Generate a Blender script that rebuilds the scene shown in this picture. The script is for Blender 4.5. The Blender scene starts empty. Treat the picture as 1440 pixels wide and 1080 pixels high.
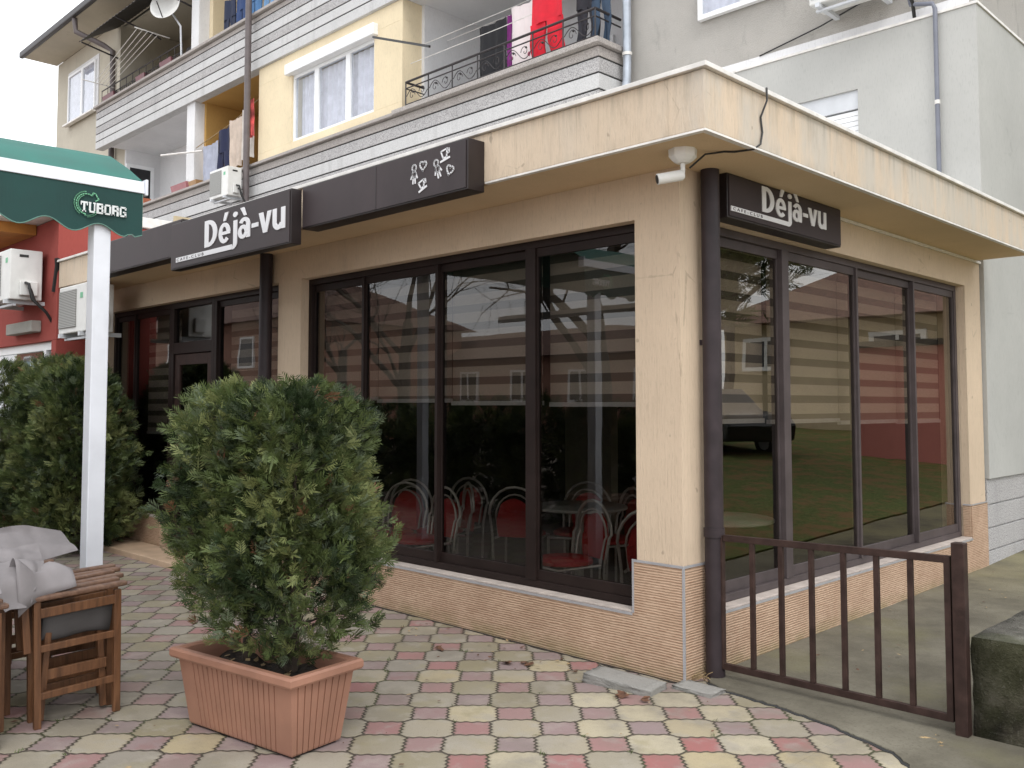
import bpy, bmesh, math, random
import numpy as np
from mathutils import Vector, Matrix
random.seed(7)
S = bpy.context.scene
COL = S.collection
R = math.radians

# ------------------------------------------------------------------ materials
class NT:
    def __init__(s, name):
        s.m = bpy.data.materials.new(name); s.m.use_nodes = True
        s.t = s.m.node_tree; s.t.nodes.clear()
        s.out = s.n('ShaderNodeOutputMaterial')
    def n(s, typ, **kw):
        nd = s.t.nodes.new(typ)
        for k, v in kw.items(): setattr(nd, k, v)
        return nd
    def set(s, sock, v):
        if hasattr(v, 'is_linked'): s.t.links.new(v, sock)
        elif v is not None:
            if sock.type == 'RGBA' and not hasattr(v, '__len__'): v = (v, v, v, 1)
            elif sock.type == 'RGBA' and len(v) == 3: v = (*v, 1)
            sock.default_value = v
    def math(s, op, a, b=None, c=None, clamp=False):
        nd = s.n('ShaderNodeMath', operation=op); nd.use_clamp = clamp
        for i, v in enumerate((a, b, c)):
            if v is not None: s.set(nd.inputs[i], v)
        return nd.outputs[0]
    def mix(s, f, a, b, mode='MIX'):
        nd = s.n('ShaderNodeMix', data_type='RGBA', blend_type=mode)
        s.set(nd.inputs[0], f); s.set(nd.inputs[6], a); s.set(nd.inputs[7], b)
        return nd.outputs[2]
    def pos(s):
        return s.n('ShaderNodeNewGeometry').outputs['Position']
    def map(s, v, scale=(1, 1, 1), loc=(0, 0, 0), rot=(0, 0, 0)):
        nd = s.n('ShaderNodeMapping'); s.set(nd.inputs[0], v)
        nd.inputs['Location'].default_value = loc; nd.inputs['Rotation'].default_value = rot; nd.inputs['Scale'].default_value = scale
        return nd.outputs[0]
    def noise(s, v, scale=5, detail=4, rough=.55, dist=0):
        nd = s.n('ShaderNodeTexNoise'); s.set(nd.inputs['Vector'], v)
        nd.inputs['Scale'].default_value = scale; nd.inputs['Detail'].default_value = detail
        nd.inputs['Roughness'].default_value = rough; nd.inputs['Distortion'].default_value = dist
        return nd.outputs[0]
    def ramp(s, f, stops, interp='LINEAR'):
        nd = s.n('ShaderNodeValToRGB'); cr = nd.color_ramp; cr.interpolation = interp
        while len(cr.elements) < len(stops): cr.elements.new(.5)
        for e, (p, c) in zip(cr.elements, stops):
            e.position = p
            if not hasattr(c, '__len__'): c = (c, c, c)
            e.color = (*c, 1)
        s.set(nd.inputs[0], f); return nd.outputs[0]
    def step(s, v, a, b):
        nd = s.n('ShaderNodeMapRange', interpolation_type='SMOOTHSTEP')
        s.set(nd.inputs[0], v); nd.inputs[1].default_value = a; nd.inputs[2].default_value = b
        return nd.outputs[0]
    def bump(s, h, strength=.3, dist=.01):
        nd = s.n('ShaderNodeBump'); nd.inputs['Strength'].default_value = strength; nd.inputs['Distance'].default_value = dist
        s.set(nd.inputs['Height'], h); return nd.outputs[0]
    def pbr(s, col, rough=.7, metal=0, normal=None, spec=None, trans=None):
        nd = s.n('ShaderNodeBsdfPrincipled')
        s.set(nd.inputs['Base Color'], col); s.set(nd.inputs['Roughness'], rough); s.set(nd.inputs['Metallic'], metal)
        if normal is not None: s.set(nd.inputs['Normal'], normal)
        if spec is not None: s.set(nd.inputs['Specular IOR Level'], spec)
        s.t.links.new(nd.outputs[0], s.out.inputs[0]); return nd

def hexlin(r, g, b):
    f = lambda c: ((c/255+.055)/1.055)**2.4 if c > 10 else c/255/12.92
    return (f(r), f(g), f(b))

def simple(name, c, rough=.5, metal=0, var=.12, scale=6, bump=0, bscale=120, spec=None, dirt=0):
    n = NT(name); p = n.pos()
    nz = n.noise(p, scale, 5)
    lo = tuple(x*(1-var*1.6) for x in c); hi = tuple(min(1, x*(1+var)) for x in c)
    col = n.ramp(nz, [(.3, lo), (.7, hi)])
    if dirt:
        d = n.noise(n.map(p, (1.3, 1.3, .5)), 3.1, 6, .65)
        col = n.mix(n.math('MULTIPLY', n.step(d, .5, .75), dirt), col, tuple(x*.45 for x in c))
    nr = n.bump(n.noise(p, bscale, 3), bump, .004) if bump else None
    rr = n.math('ADD', n.math('MULTIPLY', nz, .16), rough-.08)
    n.pbr(col, rr, metal, nr, spec); return n.m

def plaster(name, c, streak=.16, rough_bump=.5, vertical=True, scale=1.0, dirt=.25, faded=None):
    n = NT(name); p = n.pos()
    big = n.noise(p, .9*scale, 5, .6)
    if faded is None: pass
    st = n.noise(n.map(p, (75*scale, 75*scale, 2.2 if vertical else 75*scale)), 1, 4, .6)
    fine = n.noise(n.map(p, (120, 120, 14 if vertical else 120)), 1, 3, .6)
    col = n.ramp(big, [(.3, tuple(x*.9 for x in c)), (.7, tuple(min(1, x*1.06) for x in c))])
    col = n.mix(n.math('MULTIPLY', n.step(st, .5, .72), streak), col, tuple(x*.55 for x in c))
    col = n.mix(n.math('MULTIPLY', n.step(fine, .52, .68), .3), col, tuple(x*.6 for x in c))
    if faded:
        fd = n.noise(n.map(p, (3.2, 3.2, .9)), 1, 6, .65)
        sx = n.n('ShaderNodeSeparateXYZ'); n.set(sx.inputs[0], p)
        side = n.math('ADD', n.math('MULTIPLY', n.step(sx.outputs[0], .3, .49), .45), .18)
        col = n.mix(n.math('MULTIPLY', n.step(fd, .38, .62), side), col, faded)
    d = n.noise(n.map(p, (2.2, 2.2, .8)), 1.7, 8, .7)
    col = n.mix(n.math('MULTIPLY', n.step(d, .56, .72), dirt), col, tuple(x*.5 for x in c))
    vo = n.n('ShaderNodeTexVoronoi', feature='DISTANCE_TO_EDGE'); n.set(vo.inputs['Vector'], p); vo.inputs['Scale'].default_value = 1.15
    wv = n.noise(p, 7, 4); cm = n.noise(n.map(p, (1, 1, 1), (5, 2, 8)), .9, 2)
    ck = n.math('MULTIPLY', n.step(n.math('ADD', vo.outputs[0], n.math('MULTIPLY', n.math('SUBTRACT', wv, .5), .05)), .0045, .0), n.math('MULTIPLY', n.step(cm, .55, .62), 1.0 if 'stucco' in name else .35))
    col = n.mix(n.math('MULTIPLY', ck, .35 if vertical else .5), col, tuple(x*.35 for x in c))
    spot = n.noise(n.map(p, (9, 9, 9), (1, 4, 2)), 1, 2)
    col = n.mix(n.math('MULTIPLY', n.step(spot, .71, .75), .5 if 'stucco' in name else .06), col, tuple(x*.4 for x in c))
    if faded:
        drip = n.noise(n.map(p, (16, 16, .6)), 1, 4, .6)
        near = n.math('MAXIMUM', n.step(sx.outputs[2], 3.02, 3.24), n.math('MULTIPLY', n.step(sx.outputs[2], 3.0, 2.93), .6))
        col = n.mix(n.math('MULTIPLY', n.math('MULTIPLY', n.step(drip, .47, .66), near), .38), col, (.24, .215, .17))
    h = n.math('ADD', fine, n.math('MULTIPLY', st, .5))
    n.pbr(col, .9, 0, n.bump(h, rough_bump, .006), .2); return n.m

M = {}
M['cream'] = plaster('cream_stucco', (.61, .485, .36), .22, .8)
M['fascia'] = plaster('weathered_cream_stucco', (.615, .50, .38), .3, .8, True, 1, .35, (.47, .455, .415))
M['soffit'] = plaster('ochre_soffit', (.62, .475, .31), .03, .2, True, 1, .12)
M['beigewall'] = plaster('beige_wall', (.50, .46, .38), .08, .25)
M['greywall'] = plaster('rough_grey_render', (.46, .44, .41), .2, 1.6, False, 1.6, .45)
M['greyplain'] = plaster('smooth_grey_render', (.43, .43, .412), .03, .12, True, 1, .06)
M['yellow'] = plaster('yellow_render', (.74, .63, .44), .03, .15, True, 1, .08)
M['orange'] = plaster('ochre_render', (.50, .30, .10), .03, .15, True, 1, .08)
M['white_r'] = plaster('white_render', (.71, .71, .72), .03, .1, True, 1, .08)
M['red_r'] = plaster('red_render', (.31, .07, .058), .08, .2, True, 1, .2)
M['slab'] = plaster('broken_slab_concrete', (.30, .29, .27), .1, 1.0, False, 5, .6)
M['garage_r'] = plaster('pale_red_render', (.50, .19, .165), .06, .2, True, 1, .15)
M['concrete'] = plaster('weathered_concrete', (.36, .35, .32), .1, .8, False, 3, .4)
M['pink_r'] = plaster('pinkish_render', (.36, .20, .15), .06, .2, True, 1, .2)
M['pvc'] = simple('white_pvc', (.78, .79, .80), .35, var=.03)
M['whitepaint'] = simple('white_paint', (.68, .70, .75), .4, var=.08, scale=3, dirt=.3)
M['sillstone'] = simple('beige_sill_stone', (.50, .435, .395), .5, var=.12, scale=8, dirt=.3)
M['flash'] = simple('white_flashing', (.72, .70, .67), .5, var=.1, scale=9, dirt=.25)
M['brownframe'] = simple('brown_aluminium', (.020, .0125, .011), .5, var=.15, spec=.18)
M['brownframe2'] = simple('brown_aluminium_side', (.075, .060, .061), .5, var=.15, spec=.25)  # side frames, much paler than the front ones
M['brownpaint'] = simple('brown_gate_paint', (.042, .024, .020), .55, var=.25, scale=14, bump=.15, bscale=200, spec=.2, dirt=.2)
M['signbox'] = simple('sign_brown_plastic', (.047, .036, .038), .5, var=.15, scale=2, dirt=.3, spec=.22)
M['signdark'] = simple('sign_box_edge', (.018, .012, .012), .45, var=.15)
M['letter'] = simple('white_sign_letters', (.72, .72, .74), .45, var=.03)
M['pipebrown'] = simple('brown_downpipe', (.032, .023, .026), .5, var=.2, scale=8, dirt=.3, spec=.3)
M['pipegrey'] = simple('grey_pipe', (.16, .17, .21), .45, var=.1)
M['pipetaupe'] = simple('taupe_pipe', (.115, .095, .095), .5, var=.12)
M['pipezinc'] = simple('zinc_pipe', (.42, .46, .52), .4, .3, var=.15)
M['steel'] = simple('brushed_trim', (.55, .55, .58), .35, .5, var=.05)
M['black'] = simple('black_plastic', (.012, .012, .012), .5, var=.1)
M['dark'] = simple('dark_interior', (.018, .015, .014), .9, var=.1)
M['acwhite'] = simple('ac_casing', (.68, .68, .66), .45, var=.05, dirt=.15)
M['acgrille'] = None
M['terracotta'] = simple('terracotta_plastic', (.315, .16, .108), .5, var=.12, scale=4, dirt=.4)
M['soil'] = simple('dark_soil', (.030, .022, .016), .95, var=.5, scale=30, bump=1, bscale=60)
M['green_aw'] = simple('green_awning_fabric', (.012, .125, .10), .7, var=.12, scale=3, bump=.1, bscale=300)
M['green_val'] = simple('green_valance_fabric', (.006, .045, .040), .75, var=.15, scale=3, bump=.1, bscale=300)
M['hem'] = simple('light_green_hem', (.12, .24, .20), .7)
M['lgreen'] = simple('light_green_print', (.17, .47, .28), .6)
M['wprint'] = simple('white_print', (.75, .78, .78), .6)
M['graycloth'] = simple('grey_sling_fabric', (.225, .208, .212), .85, var=.12, scale=5, bump=.25, bscale=400, dirt=.15)
M['dgraycloth'] = simple('dark_grey_sling_fabric', (.085, .08, .08), .85, var=.1, bump=.2, bscale=400)
M['chrome'] = simple('chrome_tube', (.55, .55, .53), .3, .35, var=.03)
M['redvinyl'] = simple('red_vinyl', (.43, .022, .026), .45, var=.1)
M['greytop'] = simple('grey_table_top', (.36, .37, .36), .35, var=.05)
M['dish'] = simple('dish_white', (.74, .74, .72), .4, var=.05)
M['tileroof'] = simple('clay_roof', (.16, .085, .065), .85, var=.35, scale=9)
M['stair'] = simple('landing_tiles', (.50, .36, .25), .6, var=.12, scale=5)
M['shutter'] = simple('roller_shutter_grey', (.55, .57, .60), .45, var=.05)
M['metal_dark'] = simple('dark_wrought_iron', (.035, .030, .032), .5, .2, var=.2)
M['carpaint'] = simple('black_car_paint', (.012, .013, .016), .2, var=.05)
M['rubber'] = simple('rubber', (.02, .02, .02), .8)
M['floor_in'] = simple('cafe_floor', (.075, .06, .05), .35, var=.2, scale=3)
M['curtain'] = simple('net_curtain', (.62, .60, .66), .9, var=.12, scale=7)
M['skin_cream'] = simple('cream_house', (.46, .38, .25), .9, var=.12, scale=1.5)
M['straw'] = simple('dry_straw', (.35, .25, .13), .9, var=.3, scale=30)
M['leafdry'] = simple('dry_leaf', (.12, .055, .03), .8, var=.4, scale=40)

def mat_wood():
    n = NT('stained_wood'); p = n.pos()
    g = n.noise(n.map(p, (40, 40, 4)), 1, 5, .6, .8); b = n.noise(p, 6, 4)
    c = n.ramp(g, [(.3, (.07, .029, .011)), (.55, (.135, .058, .024)), (.75, (.185, .085, .037))])
    c = n.mix(n.math('MULTIPLY', n.step(b, .5, .8), .35), c, (.10, .05, .028))
    n.pbr(c, .5, 0, n.bump(g, .25, .002)); return n.m
M['wood'] = mat_wood()

def mat_rail_wood():
    n = NT('weathered_arm_wood'); p = n.pos()
    g = n.noise(n.map(p, (5, 40, 40)), 1, 5, .6, .8); b = n.noise(p, 9, 4)
    c = n.ramp(g, [(.3, (.085, .042, .025)), (.7, (.19, .105, .066))])
    c = n.mix(n.math('MULTIPLY', n.step(b, .45, .8), .45), c, (.17, .12, .095))
    n.pbr(c, .6, 0, n.bump(g, .25, .002)); return n.m
M['armwood'] = mat_rail_wood()

def mat_cladding():
    n = NT('ribbed_beige_cladding'); p = n.pos()
    sx = n.n('ShaderNodeSeparateXYZ'); n.set(sx.inputs[0], p)
    wob = n.noise(n.map(p, (7, 7, 60)), 1, 3)
    z = n.math('ADD', sx.outputs[2], n.math('MULTIPLY', wob, .009))
    rib = n.math('SINE', n.math('MULTIPLY', z, 2*math.pi/.0150))
    brk = n.noise(n.map(p, (22, 22, 80)), 1, 4, .6)
    m = n.math('MULTIPLY', n.step(rib, .35, .95), n.step(brk, .42, .58))
    bn = n.noise(p, 4, 5, .6)
    c = n.ramp(bn, [(.3, (.40, .27, .185)), (.7, (.51, .36, .255))])
    c = n.mix(n.math('MULTIPLY', n.step(brk, .5, .75), .35), c, (.60, .44, .32))
    c = n.mix(n.math('MULTIPLY', m, .75), c, (.23, .115, .065))
    d = n.noise(n.map(p, (3, 3, 5)), 1, 6, .7)
    low = n.math('MULTIPLY', n.step(sx.outputs[2], .13, .0), n.step(d, .35, .6))
    c = n.mix(n.math('MULTIPLY', low, .6), c, (.22, .19, .09))
    n.pbr(c, .8, 0, n.bump(n.math('ADD', rib, brk), .5, .003), .3); return n.m
M['clad'] = mat_cladding()

def mat_granite(name, c, sp=.5):
    n = NT(name); p = n.pos()
    f = n.noise(p, 90, 3, .7); b = n.noise(p, 1.6, 5); st = n.noise(n.map(p, (6, 6, .7)), 1, 4)
    col = n.ramp(f, [(.38, tuple(x*(1-sp) for x in c)), (.5, c), (.64, tuple(min(1, x*(1+.45*sp)) for x in c))])
    col = n.mix(n.math('MULTIPLY', n.step(b, .45, .75), .25), col, tuple(x*.6 for x in c))
    col = n.mix(n.math('MULTIPLY', n.step(st, .52, .75), .3), col, tuple(x*.55 for x in c))
    n.pbr(col, .9, 0, n.bump(f, .7, .006), .2); return n.m
M['granite'] = mat_granite('pebbledash_grey', (.43, .42, .42), .55)
M['granite_l'] = mat_granite('pale_terrazzo_band', (.55, .55, .55), .18)
M['coping'] = mat_granite('coping_concrete', (.40, .37, .35), .4)
M['joint'] = simple('dark_joint', (.03, .03, .03), .9)

def mat_glass(name, tint, base, gloss=(.95, .95, .95)):
    n = NT(name)
    tr = n.n('ShaderNodeBsdfTransparent'); tr.inputs[0].default_value = (*tint, 1)
    gl = n.n('ShaderNodeBsdfGlossy'); gl.inputs[0].default_value = (*gloss, 1); gl.inputs['Roughness'].default_value = .0
    fr = n.n('ShaderNodeFresnel'); fr.inputs[0].default_value = 1.5
    nz = n.noise(n.pos(), 1.3, 2)
    n.set(gl.inputs['Normal'], n.bump(nz, .05, .02))
    bf = n.math('SUBTRACT', 1.0, n.n('ShaderNodeNewGeometry').outputs['Backfacing'])
    f = n.math('MULTIPLY', n.math('ADD', n.math('MULTIPLY', fr.outputs[0], 1.5), base, clamp=True), bf)
    mx = n.n('ShaderNodeMixShader'); n.set(mx.inputs[0], f)
    n.t.links.new(tr.outputs[0], mx.inputs[1]); n.t.links.new(gl.outputs[0], mx.inputs[2])
    n.t.links.new(mx.outputs[0], n.out.inputs[0]); return n.m
M['glass'] = mat_glass('tinted_window_glass', (.625, .61, .59), .0)
M['glass_e'] = mat_glass('tinted_window_glass_side', (.69, .665, .63), .04, (.97, .95, .91))
M['glass_pl'] = mat_glass('plain_window_glass', (.92, .94, .96), .03)

def mat_zebra():
    n = NT('zebra_blind_fabric'); p = n.pos()
    sx = n.n('ShaderNodeSeparateXYZ'); n.set(sx.inputs[0], p)
    fr = n.math('FRACT', n.math('DIVIDE', sx.outputs[2], .135))
    m = n.math('MULTIPLY', n.step(fr, .0, .03), n.step(fr, .62, .58))
    nz = n.noise(n.map(p, (90, 90, 90)), 1, 3)
    light = n.ramp(nz, [(.3, (.53, .485, .43)), (.7, (.62, .575, .51))])
    c = n.mix(m, (.155, .138, .12), light)
    n.pbr(c, .85, 0, n.bump(nz, .2, .002)); return n.m
M['zebra'] = mat_zebra()

def mat_grille():
    n = NT('ac_grille'); p = n.pos()
    sx = n.n('ShaderNodeSeparateXYZ'); n.set(sx.inputs[0], p)
    f = n.math('FRACT', n.math('DIVIDE', sx.outputs[2], .018))
    c = n.mix(n.step(f, .4, .55), (.10, .10, .095), (.34, .34, .32))
    n.pbr(c, .5); return n.m
M['acgrille'] = mat_grille()

def mat_pavers():
    n = NT('interlocking_pavers'); p = n.pos()
    warp = n.n('ShaderNodeTexNoise'); n.set(warp.inputs[0], p); warp.inputs['Scale'].default_value = 1.1; warp.inputs['Detail'].default_value = 2
    vm = n.n('ShaderNodeVectorMath', operation='MULTIPLY_ADD')
    n.set(vm.inputs[0], warp.outputs[1]); vm.inputs[1].default_value = (.035, .035, 0); n.set(vm.inputs[2], p)
    sx = n.n('ShaderNodeSeparateXYZ'); n.set(sx.inputs[0], vm.outputs[0])
    x = n.math('DIVIDE', n.math('ADD', sx.outputs[0], .022-.0175), .302)
    y = n.math('DIVIDE', n.math('ADD', sx.outputs[1], .715-.0175), .298)
    rx = n.math('ROUND', x); ry = n.math('ROUND', y)
    qx = n.math('SUBTRACT', x, rx); qy = n.math('SUBTRACT', y, ry)
    a = n.math('MULTIPLY', n.math('ADD', qx, qy), .7071)
    b = n.math('MULTIPLY', n.math('SUBTRACT', qx, qy), .7071)
    da = n.math('ADD', n.math('ABSOLUTE', a), n.math('MULTIPLY', n.math('COSINE', n.math('MULTIPLY', b, 48)), .017))
    db = n.math('ADD', n.math('ABSOLUTE', b), n.math('MULTIPLY', n.math('COSINE', n.math('MULTIPLY', a, 33)), .014))
    d1 = n.math('SUBTRACT', n.math('MAXIMUM', da, db), .296)
    d2 = n.math('MINIMUM', n.math('ABSOLUTE', qx), n.math('ABSOLUTE', qy))
    red = n.math('LESS_THAN', d1, 0)
    jd = n.math('MINIMUM', n.math('ABSOLUTE', d1), n.math('ADD', d2, red))
    ragged = n.noise(p, 45, 3)
    jd = n.math('ADD', jd, n.math('MULTIPLY', n.math('SUBTRACT', ragged, .5), .028))
    joint = n.step(jd, .027, .012)
    edge = n.step(jd, .075, .015)
    def cell(cx, cy, off):
        cb = n.n('ShaderNodeCombineXYZ'); n.set(cb.inputs[0], cx); n.set(cb.inputs[1], cy); cb.inputs[2].default_value = off
        w = n.n('ShaderNodeTexWhiteNoise', noise_dimensions='3D'); n.set(w.inputs['Vector'], cb.outputs[0]); return w
    wr = cell(rx, ry, 3.3); wo = cell(n.math('FLOOR', x), n.math('FLOOR', y), 8.7)
    # large zones: yellower tiles towards the corner of the cafe, greyer ones elsewhere
    zone = n.noise(p, .55, 2)
    sep = n.n('ShaderNodeSeparateXYZ'); n.set(sep.inputs[0], p)
    zone = n.math('ADD', zone, n.math('MULTIPLY', n.math('ADD', sep.outputs[0], 1.2), .17))
    ov = n.math('ADD', n.math('MULTIPLY', wo.outputs[0], .62), n.math('MULTIPLY', n.step(zone, .2, 1.0), .38))
    oc = n.ramp(ov, [(0, (.25, .23, .195)), (.22, (.30, .275, .235)), (.40, (.265, .235, .155)), (.55, (.345, .315, .26)), (.70, (.42, .355, .225)), (.86, (.46, .415, .31))])
    rc = n.ramp(n.math('ADD', n.math('MULTIPLY', wr.outputs[0], .75), n.math('MULTIPLY', n.step(zone, .2, 1.0), .25)),
                [(0, (.25, .20, .195)), (.25, (.285, .22, .22)), (.5, (.31, .205, .20)), (.72, (.33, .18, .175)), (.9, (.34, .14, .135))])
    c = n.mix(1.0, n.mix(red, oc, rc), (.90, .885, .87), 'MULTIPLY')
    worn = n.noise(p, 5.5, 5, .62)
    wcol = n.mix(red, (.33, .30, .25), (.315, .255, .235))
    c = n.mix(n.math('MULTIPLY', n.step(worn, .49, .66), .72), c, wcol)
    olive = n.noise(n.map(p, (1, 1, 1), (4, 9, 0)), 3.8, 5, .6)
    c = n.mix(n.math('MULTIPLY', n.step(olive, .55, .68), .5), c, n.mix(red, (.27, .24, .14), (.24, .13, .12)))
    spk = n.noise(p, 140, 3, .7)
    c = n.mix(n.math('MULTIPLY', n.step(spk, .52, .7), .4), c, (.16, .14, .11))
    drt = n.noise(p, 1.3, 7, .68)
    c = n.mix(n.math('MULTIPLY', n.step(drt, .44, .68), .6), c, (.17, .15, .12))
    c = n.mix(n.math('MULTIPLY', edge, .28), c, (.20, .17, .12))
    moss = n.step(n.noise(p, 2.3, 4), .5, .62)
    jc = n.mix(n.math('MULTIPLY', moss, .7), (.066, .055, .043), (.062, .068, .030))
    c = n.mix(joint, c, jc)
    tilt = n.math('ADD', n.math('MULTIPLY', n.math('SUBTRACT', wo.outputs[0], .5), qx), n.math('MULTIPLY', n.math('SUBTRACT', wr.outputs[0], .5), qy))
    h = n.math('ADD', n.math('ADD', n.math('MULTIPLY', n.step(jd, .0, .05), 1.0), n.math('MULTIPLY', tilt, .9)), n.math('ADD', n.math('MULTIPLY', spk, .16), n.math('MULTIPLY', worn, .5)))
    rough = n.math('ADD', .62, n.math('MULTIPLY', worn, .3))
    n.pbr(c, rough, 0, n.bump(h, .8, .008), .3); return n.m
M['pavers'] = mat_pavers()

def mat_path():
    n = NT('mossy_concrete_path'); p = n.pos()
    b = n.noise(p, 1.4, 7, .65); f = n.noise(p, 60, 4, .7); m = n.noise(n.map(p, (1, 1, 1), (3, 7, 0)), .8, 5, .6)
    c = n.ramp(b, [(.3, (.085, .076, .058)), (.5, (.145, .132, .102)), (.7, (.215, .198, .155))])
    c = n.mix(n.math('MULTIPLY', n.step(f, .5, .68), .5), c, (.10, .09, .07))
    c = n.mix(n.math('MULTIPLY', n.step(m, .52, .68), .4), c, (.165, .155, .075))
    sx = n.n('ShaderNodeSeparateXYZ'); n.set(sx.inputs[0], p)
    far = n.math('MULTIPLY', n.step(sx.outputs[1], 2.6, 6.0), n.step(b, .3, .6))
    c = n.mix(n.math('MULTIPLY', far, .5), c, (.25, .225, .11))
    n.pbr(c, .9, 0, n.bump(n.math('ADD', f, b), .6, .01), .2); return n.m
M['path'] = mat_path()

def mat_dark_mossy_side():
    n = NT('dark_mossy_side_concrete'); p = n.pos()
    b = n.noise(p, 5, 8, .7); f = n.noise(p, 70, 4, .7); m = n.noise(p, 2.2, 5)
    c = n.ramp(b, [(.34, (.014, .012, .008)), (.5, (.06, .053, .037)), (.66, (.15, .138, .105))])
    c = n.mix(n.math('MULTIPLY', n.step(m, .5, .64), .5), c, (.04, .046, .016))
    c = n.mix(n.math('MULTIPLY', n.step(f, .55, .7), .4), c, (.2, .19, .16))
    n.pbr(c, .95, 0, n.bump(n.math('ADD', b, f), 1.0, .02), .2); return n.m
M['moss'] = mat_dark_mossy_side()  # dark sides of the concrete block, mossy in patches

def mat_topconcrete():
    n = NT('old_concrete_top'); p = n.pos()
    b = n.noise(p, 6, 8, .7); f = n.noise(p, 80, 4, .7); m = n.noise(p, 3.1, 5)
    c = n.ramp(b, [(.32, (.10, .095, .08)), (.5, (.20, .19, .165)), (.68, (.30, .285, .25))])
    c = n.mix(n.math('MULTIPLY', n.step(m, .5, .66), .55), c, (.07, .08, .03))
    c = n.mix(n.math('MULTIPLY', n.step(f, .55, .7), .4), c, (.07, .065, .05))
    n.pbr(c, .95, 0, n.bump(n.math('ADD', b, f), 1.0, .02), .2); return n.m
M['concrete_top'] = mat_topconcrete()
def mat_ground():
    n = NT('lawn_ground'); p = n.pos()
    b = n.noise(p, .7, 7, .65); f = n.noise(n.map(p, (1, 1, 1)), 18, 5, .7); l = n.noise(p, 2.6, 6, .7)
    c = n.ramp(f, [(.3, (.065, .085, .026)), (.55, (.135, .165, .055)), (.75, (.21, .22, .10))])
    c = n.mix(n.math('MULTIPLY', n.step(l, .44, .62), .75), c, (.26, .14, .075))
    n.pbr(c, .95, 0, n.bump(f, .5, .02), .1); return n.m
M['lawn'] = mat_ground()

def leafmat(name, c, tr=.35):
    n = NT(name); p = n.pos()
    nz = n.noise(p, 9, 3)
    col = n.ramp(nz, [(.3, tuple(x*.65 for x in c)), (.7, tuple(x*1.25 for x in c))])
    d = n.n('ShaderNodeBsdfPrincipled'); n.set(d.inputs['Base Color'], col); d.inputs['Roughness'].default_value = .55; d.inputs['Specular IOR Level'].default_value = .35
    t = n.n('ShaderNodeBsdfTranslucent'); n.set(t.inputs[0], col)
    mx = n.n('ShaderNodeMixShader'); mx.inputs[0].default_value = tr
    n.t.links.new(d.outputs[0], mx.inputs[1]); n.t.links.new(t.outputs[0], mx.inputs[2]); n.t.links.new(mx.outputs[0], n.out.inputs[0])
    return n.m
LEAF = [leafmat('thuja_mid', (.088, .118, .038), .22), leafmat('thuja_dark', (.026, .044, .016), .2), leafmat('thuja_light', (.20, .225, .085), .25),
        leafmat('thuja_blue', (.110, .140, .080), .22), leafmat('thuja_brown', (.20, .10, .055), .2)]
M['bark'] = simple('bark', (.055, .040, .030), .9, var=.3, scale=25, bump=.8, bscale=60)
M['barkgrey'] = simple('bark_grey', (.06, .052, .045), .9, var=.3, scale=12, bump=.6, bscale=40)

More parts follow.
